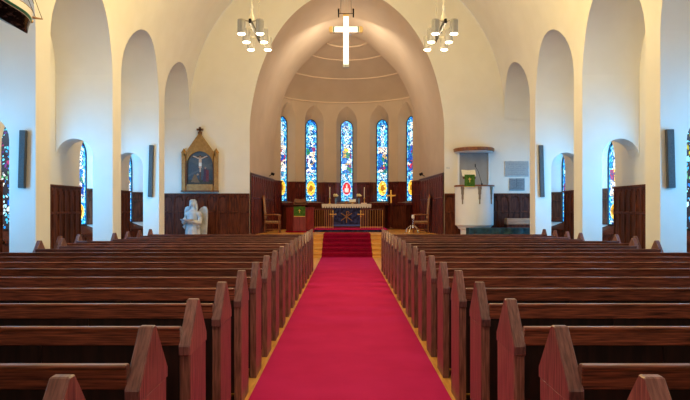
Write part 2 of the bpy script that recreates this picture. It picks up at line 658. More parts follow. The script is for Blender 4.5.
def make_glass(seed, aspect, style):
    rng = random.Random(seed)
    seeds = [(rng.random(), rng.random() * aspect, rng.random()) for _ in range(int(52 * aspect))]
    fsd = [(rng.random(), rng.random() * aspect, rng.random()) for _ in range(int(9 * aspect))]

    def near(pool, x, y):
        d1, d2, best = 9, 9, None
        for s in pool:
            d = (s[0] - x) ** 2 + (s[1] - y) ** 2
            if d < d1:
                d2, d1, best = d1, d, s
            elif d < d2:
                d2 = d
        return sqrt(d1), sqrt(d2), best

    def pick(lst, r):
        return lst[int(r * len(lst)) % len(lst)]

    def col(u, v):
        x, y = u, v * aspect
        if style == 'aisle':
            a, b, s = near(seeds, x, y)
            if b - a < .05:
                return (.02, .02, .03)
            if v > .55:
                return pick(PAL['purple'] + PAL['cyan'], s[2])
            if v > .47:
                return pick([(.05, .30, .12), (.7, .8, .85), (.1, .3, .15)], s[2])
            return pick(PAL['pale'] + PAL['pale'] + PAL['blue'] + PAL['cyan'], s[2])
        edge = min(u, 1 - u)
        if edge < .09:
            return pick(PAL['blue'] + PAL['cyan'] + PAL['pale'][:1], ((int(v * 60) * 7 + seed) % 9) / 9)
        # medallion
        mx, my = (u - .5) / .34, (v - .165) / .082
        q = mx * mx + my * my
        a, b, s = near(seeds, x, y)
        lead = b - a < .022
        ang = atan2(my, mx)
        if q < 1.15:
            if style == 'red':
                if q < .42 and abs(mx) < .22 + .25 * (my < 0):
                    return pick([(.62, .50, .48), (.50, .40, .42), (.55, .34, .22)], s[2])
                return (.42, .012, .03) if q < .85 else (.45, .5, .65)
            if q < .22:
                return (.30, .13, .015)
            if q < .85:
                return pick([(.85, .55, .06), (.70, .42, .04), (.42, .22, .02), (.80, .62, .20)], s[2])
            return (.80, .56, .10)
        if lead:
            return (.01, .06, .20)
        if v < .06:
            return pick(PAL['pale'] + PAL['cyan'], s[2])
        if v < .27:
            return pick(PAL['blue'] + PAL['cyan'] + PAL['cyan'], s[2])
        if v < .35:
            if (int(u * 5) % 2) and v < .33:
                return pick(PAL['pale'], s[2])
            return pick(PAL['cyan'] + PAL['pale'], s[2])
        if v < .66:
            a2, b2, s2 = near(fsd, x, y)
            c = pick(PAL['fig'], s2[2])
            if edge < .13:
                return pick(PAL['blue'] + PAL['cyan'], s[2])
            k = .75 + .5 * s[2]
            return tuple(min(1, q * k) for q in c)
        if v < .93:
            spire = abs(u - .5) < .10 + .10 * abs(sin(v * 26))
            if spire:
                return pick(PAL['pale'], s[2])
            return pick(PAL['cyan'] + PAL['cyan'] + PAL['blue'] + PAL['pale'][:2], s[2])
        return pick(PAL['blue'] + PAL['cyan'], s[2])
    return col


def painted_grid(name, S, us, sill, topf, vtot, colf, mat, nv, parent, hw, uc):
    """connected grid, one colour per face stored in the attribute 'paint'"""
    mb = MB()
    n = len(us)
    vs = []
    for j in range(nv + 1):
        for u in us:
            vs.append(S(u, sill + (topf(u) - sill) * j / nv, 0))
    fs, cs = [], []
    for j in range(nv):
        for i in range(n - 1):
            fs.append((j * n + i, j * n + i + 1, (j + 1) * n + i + 1, (j + 1) * n + i))
            um = (us[i] + us[i + 1]) / 2
            vm = (topf(um) - sill) * (j + .5) / nv
            cs.append(colf((um - uc) / (2 * hw) + .5, vm / vtot))
    me = bpy.data.meshes.new(name)
    me.from_pydata(vs, [], fs)
    at = me.color_attributes.new('paint', 'FLOAT_COLOR', 'CORNER')
    buf = []
    for c in cs:
        buf += [c[0], c[1], c[2], 1.] * 4
    at.data.foreach_set('color', buf)
    me.materials.append(mat)
    o = bpy.data.objects.new(name, me)
    COL.objects.link(o)
    o.parent = parent
    return o


def lancet(name, S, uc, hw, sill, spring, rise, depth, seed, style, label):
    root = bpy.data.objects.new(name, None)
    COL.objects.link(root)
    struct(root)
    root['label'] = label
    tot = spring + rise - sill
    g = lambda u, v, d: S(u, v, depth)
    topf = lambda u: spring + arch(max(-1, min(1, (u - uc) / hw)), hw, rise)
    N = 18
    us = [uc - hw + 2 * hw * i / N for i in range(N + 1)]
    painted_grid('glass_pane', g, us, sill, topf, tot, make_glass(seed, tot / (2 * hw), style), M['glass'], 130, root, hw, uc)
    mb = MB()
    o1 = outline(uc, hw, sill, spring, rise, 14)
    o2 = outline(uc, hw * .90, sill + .04, spring, rise * .92, 14)
    rg = [[S(u, v, d) for u, v in o] for o, d in ((o1, depth - .005), (o1, depth - .04), (o2, depth - .04), (o2, depth - .005))]
    mb.loft(rg, closed=True)
    mb.obj('window_frame', M['lead'], root)
    nb = max(3, int(tot / .45))
    for i in range(1, nb):
        z = sill + (spring - sill + rise * .3) * i / nb
        MB().tube([S(uc - hw * .95, z, depth - .02), S(uc, z, depth - .02), S(uc + hw * .95, z, depth - .02)], .006, 5).obj('saddle_bar', M['lead'], root)
    return root


ALAB = ['stained glass lancet at the statue end of the apse, seen narrow and slanted',
        'stained glass lancet with a gold medallion rising behind the lectern',
        'central stained glass lancet with a red medallion above the altar',
        'stained glass lancet with a gold medallion beside the tall brass cross',
        'stained glass lancet at the pulpit end of the apse above the armchair']
for i, a in enumerate(APW):
    lc_ = lancet('window_%d' % (i + 1), SA, a * R, .275, 1.99, 5.62, .34, .34, 11 + i, 'red' if i == 2 else 'gold', ALAB[i])
    for q in (-1, 1):
        MB().add([SA(a * R + q * .50, 1.97, -.05), SA(a * R + q * .285, 1.97, .325), SA(a * R + q * .285, 2.93, .325), SA(a * R + q * .50, 2.93, -.05)], [(0, 1, 2, 3)]).obj('reveal_panel', M['wains_red'], lc_)
w = 6
for s, sd in ((-1, 'statue'), (1, 'pulpit')):
    for j, c in enumerate(BAYS):
        where = ['fourth', 'third', 'second', 'first'][j]
        lancet('window_%d' % w, lambda u, v, d: (s * (AW + d), u, v), c, GHW, 1.20, 3.05, .46, .31, 40 + w, 'aisle' if j < 2 else 'gold',
               'aisle lancet window on the %s side, %s bay counted from the chancel' % (sd, where))
        w += 1

# ------------------------------------------------------------------ carpets
mb = MB()
mb.box((-.873, BACK + .5, 0.0), (.873, Y0 - .018, .014))
tag(mb.obj('aisle_carpet', M['carpet']), 'long crimson carpet runner down the middle aisle between the pews', 'carpet')
poly = [(Y0 - .006, .002)]
t = .012
for i in range(5):
    poly += [(Y0 - t + TR * i, RI * i + .001), (Y0 - t + TR * i, RI * (i + 1) + t)]
poly += [(Y0 + TR * 4 + .35, PLAT + t), (Y0 + TR * 4 + .35, PLAT + .001)]
for i in range(4, 0, -1):
    poly += [(Y0 - .001 + TR * i, RI * (i + 1) + .001), (Y0 - .001 + TR * i, RI * i + .001)]
poly += [(Y0 - .001, RI + .001), (Y0 - .001, .002)]
# build the stair carpet as a strip following the steps
path = []
for i in range(5):
    path += [(Y0 - t + TR * i, RI * i + (.003 if i == 0 else t)), (Y0 - t + TR * i, RI * (i + 1) - .03), (Y0 - t - .035 + TR * i, RI * (i + 1) - .025), (Y0 - t - .035 + TR * i, RI * (i + 1) + t)]
path.append((Y0 + TR * 4 + 1.9, PLAT + t))
inner = []
for i in range(5):
    inner += [(Y0 - .002 + TR * i, RI * i + .002), (Y0 - .002 + TR * i, RI * (i + 1) - .03), (Y0 - .004 + TR * i, RI * (i + 1) - .02), (Y0 - .004 + TR * i, RI * (i + 1) + .002)]
inner.append((Y0 + TR * 4 + 1.9, PLAT + .002))
mb = MB()
mb.loft([[(-.86, y, z) for y, z in path], [(.86, y, z) for y, z in path], [(.86, y, z) for y, z in inner], [(-.86, y, z) for y, z in inner]], closed=False)
mb.loft([[(-.86, y, z) for y, z in inner], [(-.86, y, z) for y, z in path]])
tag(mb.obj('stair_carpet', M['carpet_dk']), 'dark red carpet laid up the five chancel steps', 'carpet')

# ------------------------------------------------------------------ pews
XI = .912
HP, HS, GD = 1.117, .88, .22


def make_pew(outer):
    L = outer - XI
    h = L / 2
    root = thing('pew', 'x', 'pew', group='dark wooden pews in two blocks beside the aisle carpet')
    # ends: a shaft with a gabled cap standing slightly proud of it
    for s in (-1, 1):
        x0, x1 = (s * h, s * (h - .062)) if s > 0 else (-h + .062, -h)
        x0, x1 = min(x0, x1), max(x0, x1)
        mb = MB()
        mb.prism([(-GD + .018, 0), (GD - .018, 0), (GD - .018, HS - .05), (-GD + .018, HS - .05)], 0, x0, x1)
        e = mb.obj('bench_end', M['wood_z'], root, bevel=.005)
        mb = MB()
        ol = [(-GD, HS - .055), (-GD, HS), (-.022, HP), (.022, HP), (GD, HS), (GD, HS - .055)]
        mb.prism(ol, 0, x0 - .002, x1 + .002)
        mb.m[0] = mb.m[1] = 1
        mb.obj('end_cap', [M['wood_cap'], M['wood_z']], e, bevel=.005)
    a, b = -h + .058, h - .058
    mb = MB()
    # moulded top board of the back
    mb.prism([(-.205, .88), (-.208, .965), (-.215, .970), (-.213, .985), (-.165, .985), (-.150, .965), (-.175, .88)], 0, a, b)
    mb.obj('top_rail', M['wood_x'], root, bevel=.005)
    mb = MB()
    mb.prism([(-.185, .10), (-.190, .878), (-.172, .878), (-.163, .10)], 0, a, b)
    nb = 5
    for i in range(1, nb):
        x = a + (b - a) * i / nb
        mb.prism([(-.198, .10), (-.200, .878), (-.185, .878), (-.18, .10)], 0, x - .06, x + .06)
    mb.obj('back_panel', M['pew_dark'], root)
    mb = MB()
    mb.prism([(-.158, .415), (-.158, .45), (.19, .46), (.215, .448), (.205, .42), (.18, .415)], 0, a, b)
    mb.obj('seat', M['wood_x'], root, bevel=.004)
    mb = MB()
    mb.box((a, .10, .02), (b, .125, .41))
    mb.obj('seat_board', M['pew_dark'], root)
    return root


ORD = ['first', 'second', 'third', 'fourth', 'fifth', 'sixth', 'seventh', 'eighth', 'ninth', 'tenth', 'eleventh', 'twelfth', 'thirteenth', 'fourteenth', 'fifteenth', 'sixteenth', 'seventeenth', 'eighteenth']
SHORT, LONG = 5.26, 5.69
protos = {}
for k in range(1, 19):
    y = 2.08 + .893 * (k - 1)
    clear = all(y + GD < zp - .02 or y - GD > zp + PT + .02 for zp in PIERS)
    out = LONG if clear and k in (1, 2, 3, 4, 5, 8, 9, 10, 13, 14) else SHORT
    for s in (-1, 1):
        x = s * (XI + out) / 2
        sd = 'statue' if s < 0 else 'pulpit'
        row = ORD[18 - k]
        if k == 1:
            lab = 'dark wooden pew on the %s side, last row, farthest from the chancel steps' % sd
        else:
            lab = 'dark wooden pew on the %s side of the carpet, %s row from the chancel steps' % (sd, row)
        if out in protos:
            dup(protos[out], (x, y, 0), label=lab)
        else:
            p = make_pew(out)
            p.location = (x, y, 0)
            p['label'] = lab
            protos[out] = p

# ------------------------------------------------------------------ painting in its gabled frame
px0, px1, Yp = wx(182.5, FRONT), wx(218.5, FRONT), FRONT
pc, ph = (px0 + px1) / 2, (px1 - px0) / 2
zb, zt = 2.28, 4.27
root = thing('framed_painting', 'crucifixion painting in a gilded gabled frame on the wall above the statue', 'painting', (pc, FRONT - .004, 0))
S = lambda u, v, d: (u, -.07 + d, v)
mb = MB()
fw = ph - .09
gab = lambda u: 3.55 + (zt - 3.55) * max(0, 1 - abs(u) / fw)
surface(mb, S, [-fw, 0, fw], zb, gab, [(0, .455, zb + .24, 3.22, .46, 16)])
mb.obj('frame', M['gilt'], root, solid=-.05, weld=True)
ol1 = outline(0, .50, zb + .20, 3.22, .505, 16)
ol2 = outline(0, .455, zb + .24, 3.22, .46, 16)
mb = MB()
mb.loft([[S(u, v, -.03) for u, v in ol1], [S(u, v, -.03) for u, v in ol2], [S(u, v, .03) for u, v in ol2], [S(u, v, -.0) for u, v in ol1]], closed=True)
mb.obj('inner_moulding', M['brown'], root)
for s in (-1, 1):
    mb = MB()
    mb.cbox((s * (ph - .065), -.075, (zb + 3.62) / 2 - .0), (.13, .13, 3.62 - zb))
    mb.prism([], 0, 0, 0) if False else None
    mb.lathe([(.092, 3.62), (.092, 3.65), (.0001, 3.80)], 4, (s * (ph - .065), -.075, 0))
    mb.obj('pinnacle', M['gilt'], root)
for s in (-1, 1):
    mb = MB()
    a = Vector((s * fw, -.09, 3.53))
    b = Vector((0, -.09, zt + .03))
    d = (b - a)
    ang = atan2(d.z, d.x)
    mb.cbox((a + b) / 2, (d.length, .1, .06), rot=Matrix.Rotation(-ang, 4, 'Y'))
    mb.obj('gable_moulding', M['gilt'], root)
mb = MB()
mb.cbox((0, -.09, zb - .005), (2 * ph + .04, .15, .05))
mb.obj('base_moulding', M['brown'], root)
mb = MB()
mb.cbox((0, -.08, zt + .05), (.13, .07, .10))
mb.cbox((0, -.08, zt + .17), (.07, .05, .20))
mb.cbox((0, -.08, zt + .18), (.23, .05, .07))
mb.obj('finial_cross', M['brown'], root)
mb = MB()
mb.lathe([(.0001, 0), (.10, 0), (.10, .015), (.075, .02), (.06, .01), (.0001, .012)], 16, (0, 0, 0))
o = mb.obj('rosette', M['gilt'], root)
o.location = (0, -.072, 3.88)
o.rotation_euler = (pi / 2, 0, 0)
prng = random.Random(3)


def paint(u, v):
    n = prng.uniform(-.012, .012)
    X, Yv = u - .5, v
    c = (.055 + .05 * v, .07 + .055 * v, .085 + .06 * v)
    if abs(Yv - .62 + X * .3) < .05 or abs(Yv - .45 - X * .4) < .03:
        c = (.115, .125, .13)
    if Yv < .14:
        c = (.07, .055, .03)
    if abs(X) < .022 and .14 < Yv < .9:
        c = (.12, .06, .03)
    if abs(Yv - .83) < .018 and abs(X) < .30:
        c = (.12, .06, .03)
    if abs(Yv - (.775 + abs(X) * .30)) < .018 and abs(X) < .27:
        c = (.62, .44, .32)
    if abs(X) < .05 - .0 * Yv and .50 < Yv < .80:
        c = (.60, .42, .30)
    if abs(X) < .055 and .56 < Yv < .66:
        c = (.75, .72, .66)
    if abs(X) < .032 and .38 < Yv < .52:
        c = (.55, .38, .27)
    if X * X / .0016 + (Yv - .825) ** 2 / .0012 < 1:
        c = (.40, .25, .16)
    if abs(X - .20) < .09 - .10 * (Yv - .1) and .08 < Yv < .50:
        c = (.08, .035, .06)
    if abs(X - .27) < .06 and .08 < Yv < .44:
        c = (.16, .03, .035)
    if (X - .2) ** 2 / .0016 + (Yv - .50) ** 2 / .0010 < 1:
        c = (.35, .22, .15)
    if abs(X + .20) < .17 - .55 * (Yv - .06) and .06 < Yv < .30:
        c = (.22, .12, .05)
    if (X + .10) ** 2 / .0016 + (Yv - .30) ** 2 / .0010 < 1:
        c = (.40, .25, .15)
    return tuple(max(.004, q + n) for q in c)


N = 36
painted_grid('canvas', lambda u, v, d: (u, -.045, v), [-.455 + .91 * i / N for i in range(N + 1)], zb + .24,
             lambda u: 3.22 + arch(max(-1, min(1, u / .455)), .455, .46), 3.68 - zb - .24, paint, M['canvas'], 56, root, .455, 0)


# ------------------------------------------------------------------ angel statue
def remeshed(mb, name, mat, parent, vox, smooth_it=3):
    tmp = bpy.data.objects.new('tmp', mb.mesh('tmp', mat, weld=False))
    COL.objects.link(tmp)
    md = tmp.modifiers.new('r', 'REMESH')
    md.mode = 'VOXEL'
    md.voxel_size = vox
    ms = tmp.modifiers.new('s', 'SMOOTH')
    ms.iterations = smooth_it
    ms.factor = .5
    dg = bpy.context.evaluated_depsgraph_get()
    dg.update()
    me = bpy.data.meshes.new_from_object(tmp.evaluated_get(dg))
    me.name = name
    bpy.data.objects.remove(tmp)
    me.polygons.foreach_set('use_smooth', [True] * len(me.polygons))
    if not me.materials:
        me.materials.append(mat)
    o = bpy.data.objects.new(name, me)
    COL.objects.link(o)
    o.parent = parent
    return o


Ys = 22.3
root = thing('angel_statue', 'white marble angel statue holding a shell basin below the painting', 'statue', (wx(193, Ys), Ys, 0), radians(-22))
mb = MB()
mb.box((-.36, -.28, 0), (.36, .28, .10))
mb.box((-.32, -.25, .10), (.32, .25, .34))
mb.box((-.35, -.27, .34), (.35, .27, .40))
mb.obj('plinth', M['marble'], root, bevel=.01)
mb = MB()
fold = lambda a, z: 1 + .07 * sin(a * 9) * max(0, min(1, (1.25 - z) / .5))
mb.lathe([(.27, .40), (.285, .46), (.27, .70), (.24, .95), (.205, 1.12), (.185, 1.22), (.20, 1.36), (.215, 1.48), (.19, 1.56), (.10, 1.62), (.065, 1.66), (.062, 1.74), (.05, 1.76)], 40, (0, 0, 0), 1.05, .82, fn=fold)
mb.ball((0, -.01, 1.845), .108, 20, (.86, 1.0, 1.25))                       # head
mb.ball((0, -.055, 1.775), .06, 14, (.9, .9, .8))                            # chin
mb.tube([(0, -.105, 1.875), (0, -.128, 1.835), (0, -.105, 1.825)], [.010, .018, .014], 8)   # nose
mb.ball((.038, -.088, 1.868), .018, 8)
mb.ball((-.038, -.088, 1.868), .018, 8)
mb.tube([(-.03, -.105, 1.795), (0, -.112, 1.795), (.03, -.105, 1.795)], .011, 6)
for s in (-1, 1):
    mb.ball((s * .10, .0, 1.855), .028, 8, (.5, .8, 1.2))
    # upper arm, forearm with a wide sleeve, hand with five fingers under the basin
    mb.tube([(s * .19, .01, 1.52), (s * .27, .0, 1.44), (s * .31, -.03, 1.30), (s * .305, -.06, 1.19)], [.09, .088, .078, .075], 14)
    mb.tube([(s * .305, -.05, 1.19), (s * .25, -.18, 1.20), (s * .17, -.29, 1.225)], [.080, .075, .062], 14)
    mb.tube([(s * .30, -.05, 1.17), (s * .29, -.10, 1.05), (s * .27, -.08, .96)], [.085, .06, .02], 12)
    mb.tube([(s * .19, -.27, 1.222), (s * .135, -.33, 1.22), (s * .105, -.352, 1.216)], [.040, .044, .038], 12)
    for q in range(4):
        fy = -.315 - .021 * q
        ln = [.085, .095, .09, .07][q]
        mb.tube([(s * .115, fy, 1.207), (s * (.115 - ln * .5), fy - .004, 1.192), (s * (.115 - ln), fy - .002, 1.196)], [.0115, .0105, .009], 8)
    mb.tube([(s * .15, -.33, 1.235), (s * .125, -.385, 1.262), (s * .10, -.395, 1.285)], [.015, .013, .010], 8)
remeshed(mb, 'robed_figure', M['marble'], root, .011, 2)
mb = MB()
hair = []
for k in range(15):
    a = pi * (k / 14) - 0
    x, yy = .112 * cos(a), .105 * sin(a) + .0
    mb.tube([(x * .45, yy * .5 - .02, 1.965), (x * .98, yy - .01, 1.90), (x * 1.12, yy + .01, 1.80), (x * 1.25, yy + .0 + .02 * sin(k), 1.68), (x * 1.35, yy - .01, 1.56)], [.03, .035, .034, .032, .018], 8)
mb.lathe([(.112, 1.905), (.116, 1.92), (.116, 1.945), (.10, 1.95)], 20, (0, -.005, 0), .95, 1.05)
remeshed(mb, 'hair', M['marble'], root, .012, 2)
for s in (-1, 1):
    mb = MB()
    nf = 9
    ol = [(.06, 1.46), (.12, 1.60), (.22, 1.70), (.33, 1.745), (.42, 1.72), (.465, 1.62), (.47, 1.40), (.455, 1.15), (.44, .9), (.41, .66), (.36, .50), (.30, .52), (.25, .75), (.19, 1.0), (.12, 1.2)]
    mb.prism([(s * x, z) for x, z in ol], 1, .16, .21)
    for q in range(nf):
        x0 = .16 + .032 * q
        mb.tube([(s * (x0 - .02), .165, 1.55 + .02 * min(q, 5)), (s * (x0 + .012), .15, 1.15), (s * (x0 + .0), .155, .78 - .03 * q + .06)], [.018, .02, .008], 6)
    o = mb.obj('wing', M['marble'], root, smooth=50)
mb = MB()
flute = lambda a, z: 1 + .06 * cos(a * 12)
mb.lathe([(.0001, 1.205), (.10, 1.21), (.19, 1.245), (.245, 1.295), (.255, 1.31), (.235, 1.31), (.16, 1.262), (.0001, 1.24)], 48, (0, -.34, 0), 1.0, .62, fn=flute)
mb.obj('shell_basin', M['marble'], root, smooth=50)

# ------------------------------------------------------------------ pulpit with sounding board
Yq = 22.3
qx = wx(474.2, 22.3)
root = thing('pulpit', 'round white pulpit with wooden rim and hanging bronze ornaments', 'pulpit', (qx, Yq, 0))
r0 = .65
z0, z1 = 1.10, 2.41
MB().lathe([(.46, 0), (.46, .7), (.47, .94), (.50, .97)], 40).obj('stem', M['white'], root, smooth=40)
MB().lathe([(.50, .97), (.55, .985), (.55, 1.03), (.58, 1.045), (.60, 1.08), (r0, z0)], 56).obj('base_moulding', M['white'], root, smooth=30)
mb = MB()
mb.lathe([(r0, z0 + .001), (r0, z1)], 56)
mb.v, mb.f, mb.m = mb.v, mb.f[:56], mb.m[:56]
mb.lathe([(r0 - .05, z0 + .02), (r0 - .05, z1)], 56)
mb.f, mb.m = mb.f[:112], mb.m[:112]
mb.obj('drum', M['white'], root, smooth=40)
MB().lathe([(r0 - .06, z1), (r0 + .025, z1), (r0 + .03, z1 + .02), (r0 + .03, z1 + .05), (r0 - .06, z1 + .05), (r0 - .06, z1)], 56).obj('rim', M['chairwood'], root, smooth=30)
for px in (462, 477.5, 490.2):
    dx = max(-.93, min(.93, (wx(px, 22.0) - qx) / r0))
    a = math.asin(dx)
    ca = Matrix.Rotation(a, 4, 'Z')
    mb = MB()
    z = z1 - .005
    for (wd, ln) in ((.13, .10), (.095, .17), (.066, .17), (.034, .16)):
        mb.box((-wd / 2, -r0 - .025, z - ln), (wd / 2, -r0 - .002, z), mat=ca)
        z -= ln - .003
    mb.obj('ornament', plain('bronze', (.30, .22, .15), .45, .6) if 'bronze' not in M else M['bronze'], root)
# book rest with its cloth
root2 = thing('book_rest', 'small reading desk with a green cloth on the pulpit rim', 'book rest', (wx(469, 21.7), 21.72, z1 + .052))
mb = MB()
mb.cbox((0, .09, .15), (.06, .05, .30))
rx = Matrix.Rotation(radians(48), 4, 'X')
mb.cbox((0, .05, .33), (.42, .36, .025), rot=rx)
mb.obj('desk', M['brown'], root2)
mb = MB()
mb.box((-.17, -.145, -.06), (.17, -.13, .33))
mb.box((-.175, -.147, -.085), (.175, -.128, -.06), 1)
mb.cbox((0, -.148, .15), (.03, .01, .16), 1)
mb.cbox((0, -.148, .18), (.10, .01, .03), 1)
mb.obj('hanging_cloth', [M['cloth_green'], M['gold']], root2)
bk = thing('open_book', 'open white-paged book on the pulpit reading desk', 'book', (wx(469, 21.7), 21.76, z1 + .052 + .37))
mb = MB()
for s in (-1, 1):
    mb.cbox((s * .115, 0, .012), (.23, .30, .022), rot=rx @ Matrix.Rotation(s * -.12, 4, 'Y'))
mb.obj('pages', M['cloth_white'], bk)
mic = thing('microphone', 'thin black gooseneck microphone above the pulpit rim', 'microphone', (wx(480, 22), 22.0, z1 + .052))
mb = MB()
mb.tube([(0, -.3, 0), (0, -.3, .04)], .03, 10)
mb.tube([(0, -.3, .03), (-.10, -.2, .45), (-.19, -.16, .62)], .007, 6)
mb.obj('stalk', M['black'], mic)
MB().tube([(-.19, -.16, .60), (-.195, -.165, .70)], .016, 8).obj('head', M['black'], mic)
# grey back panel and the sounding board
MB().lathe([(.54, 2.2), (.54, 3.6)], 24, (0, 0, 0), a0=0, a1=pi, sy=.35).obj('tmp', M['grey']) if False else None
sb = thing('sounding_board', 'half round pulpit canopy with wooden edge and grey back panel', 'canopy', (wx(473.5, FRONT), FRONT, 0))
mb = MB()
pw_ = .535
pts = [(-pw_, 0), (-pw_ + .04, -.05), (-.25, -.02), (0, -.012), (.25, -.02), (pw_ - .04, -.05), (pw_, 0)]
mb.prism(pts, 2, 2.36, 3.63)
mb.obj('back_panel', M['grey'], sb)
for s in (-1, 1):
    MB().box((s * pw_ - .025, -.09, 2.36), (s * pw_ + .025, -.0, 3.63)).obj('side_post', M['white'], sb)
MB().lathe([(.0001, 3.655), (.67, 3.655), (.69, 3.67), (.70, 3.76), (.67, 3.785), (.0001, 3.82)], 40, (0, -.02, 0), a0=-pi, a1=0, sx=1.02, sy=1.2).obj('canopy_edge', M['chairwood'], sb, smooth=40)
MB().lathe([(.0001, 3.630), (.64, 3.630), (.66, 3.655)], 40, (0, -.02, 0), a0=-pi, a1=0, sx=1.02, sy=1.2).obj('canopy_underside', M['white'], sb, smooth=40)

# draped low table beside the pulpit, with a pine box on it
tb = thing('draped_table', 'low table under a dark teal cloth at the foot of the pulpit', 'table', (wx(499, 21.3), 21.35, 0))
hw_, hd_ = 1.02, .30
mb = MB()
ring = []
per = []
for i in range(24):
    per.append((-hw_ + 2 * hw_ * i / 24, -hd_))
for i in range(6):
    per.append((hw_, -hd_ + 2 * hd_ * i / 6))
for i in range(24):
    per.append((hw_ - 2 * hw_ * i / 24, hd_))
for i in range(6):
    per.append((-hw_, hd_ - 2 * hd_ * i / 6))
rings = []
for z, k_ in ((1.03, 0), (1.0, .02), (.85, .035), (.6, .06), (.3, .08), (.05, .09)):
    rg = []
    for i, (x, y) in enumerate(per):
        f = 1 + k_ * sin(i * 1.9)
        rg.append((x + (k_ * .6 * sin(i * 1.7)) * (1 if abs(y) < hd_ else 0), y + (k_ * .7 * sin(i * 1.5)) * (1 if abs(y) >= hd_ - 1e-6 else 0), z))
    rings.append(rg)
mb.loft(rings, closed=True)
mb.add([(x, y, 1.03) for x, y in per], [tuple(range(len(per)))])
mb.obj('cloth', M['cloth_teal'], tb, smooth=50)
for sx_ in (-1, 1):
    for sy_ in (-1, 1):
        MB().box((sx_ * .9 - .03, sy_ * .22 - .03, 0), (sx_ * .9 + .03, sy_ * .22 + .03, 1.0)).obj('leg', M['black'], tb)
pb = thing('wooden_chest', 'plain reddish wooden chest standing behind the draped table', 'chest', (wx(518, 22.4), 22.4, 0))
MB().box((-.42, -.2, 0), (.42, .2, 1.12)).obj('case', M['wains'], pb, bevel=.01)
MB().box((-.43, -.22, 1.12), (.43, .22, 1.33)).obj('lid', M['pale_wood'], pb, bevel=.01)
gs = thing('grey_rail', 'thin chrome rail standing between the pulpit and the draped table', 'rail', (wx(458, 21.3), 21.6, 0)) if False else None

# plaques and the little switch
def plaque(px0, px1, py0, py1, dark, label):
    a, b = wx(px0, FRONT), wx(px1, FRONT)
    z1_, z0_ = wz(py0, FRONT), wz(py1, FRONT)
    root = thing('wall_mounted_plaque', label, 'plaque', ((a + b) / 2, FRONT - .003, (z0_ + z1_) / 2))
    hw, hh = (b - a) / 2, (z1_ - z0_) / 2
    mb = MB().box((-hw, -.035, -hh), (hw, -.001, hh))
    mb.obj('slab', M['stone_dk'] if dark else M['stone'], root, bevel=.01)
    rng = random.Random(int(px0))
    base = (.24, .235, .23) if dark else (.40, .385, .36)
    ink = (.12, .12, .13) if dark else (.30, .30, .30)

    def cf(u, v):
        row = int(v * 14)
        n = rng.uniform(-.03, .03)
        if dark and abs(u - .48) < .03 and v > .2:
            return (.10, .10, .11)
        if row % 2 == 1 and .10 < u < .90 and .08 < v < .93:
            ln = .5 + .4 * ((row * 37) % 10) / 10
            if abs(u - .5) < ln / 2 and rng.random() < .65:
                return ink
        return tuple(q + n for q in base)
    N = 44
    painted_grid('inscription', lambda u, v, d: (u, -.037, v), [-(hw * .93) + 2 * hw * .93 * i / N for i in range(N + 1)], -hh * .9, lambda u: hh * .9, hh * 1.8, cf, M['plaque'], 28, root, hw * .93, 0)


plaque(504.5, 528.5, 161, 176.5, False, 'large pale grey stone memorial plaque on the wall beyond the pulpit')
plaque(509, 524.5, 178.3, 190.5, True, 'small dark grey memorial plaque under the larger one')
sw = thing('wall_switch', 'tiny white switch plate on the wall beside the pulpit', 'switch', (wx(448, FRONT), FRONT, wz(168, FRONT)))
MB().box((-.05, -.012, -.03), (.05, -.001, .03)).obj('plate', M['stone'], sw)
MB().box((-.03, -.018, -.015), (.03, -.012, .015)).obj('rocker', M['white'], sw)

# ------------------------------------------------------------------ column loudspeakers on the piers
for (pxa, pxb, pya, pyb, zi, lab) in ((17, 24, 130, 188, 4, 'grey column loudspeaker on the statue-side pier closest to the frame edge'),
                                      (147.5, 152, 145, 197, 6, 'grey column loudspeaker on the statue-side pier next to the painting'),
                                      (668.5, 676.5, 129, 188, 4, 'grey column loudspeaker on the pulpit-side pier closest to the frame edge'),
                                      (540.5, 545, 145, 197, 6, 'grey column loudspeaker on the pulpit-side pier next to the plaques')):
    yy = PIERS[zi]
    a, b = wx(pxa, yy - .1), wx(pxb, yy - .1)
    zb_, zt_ = wz(pyb, yy - .1), wz(pya, yy - .1)
    sp = thing('column_loudspeaker', lab, 'loudspeaker', ((a + b) / 2, yy, zb_), group='column loudspeakers on the piers')
    w2, H = (b - a) / 2, zt_ - zb_
    tilt = Matrix.Rotation(radians(1.6 if a < 0 else -1.6), 4, 'Y')
    MB().box((-w2, -.085, 0), (w2, -.02, H), mat=tilt).obj('cabinet', M['grey_metal'], sp, bevel=.008)
    mb = MB()
    mb.box((-w2 * .8, -.093, H * .04), (w2 * .8, -.086, H * .96), mat=tilt)
    mb.obj('grille', noisy('speaker_cloth', (.10, .105, .105), (.13, .135, .135), (1, 1, 1), 40, .9), sp)
    for f in (.2, .8):
        MB().box((-.025, -.022, H * f - .03), (.025, -.001, H * f + .03), mat=tilt).obj('bracket', M['black'], sp)

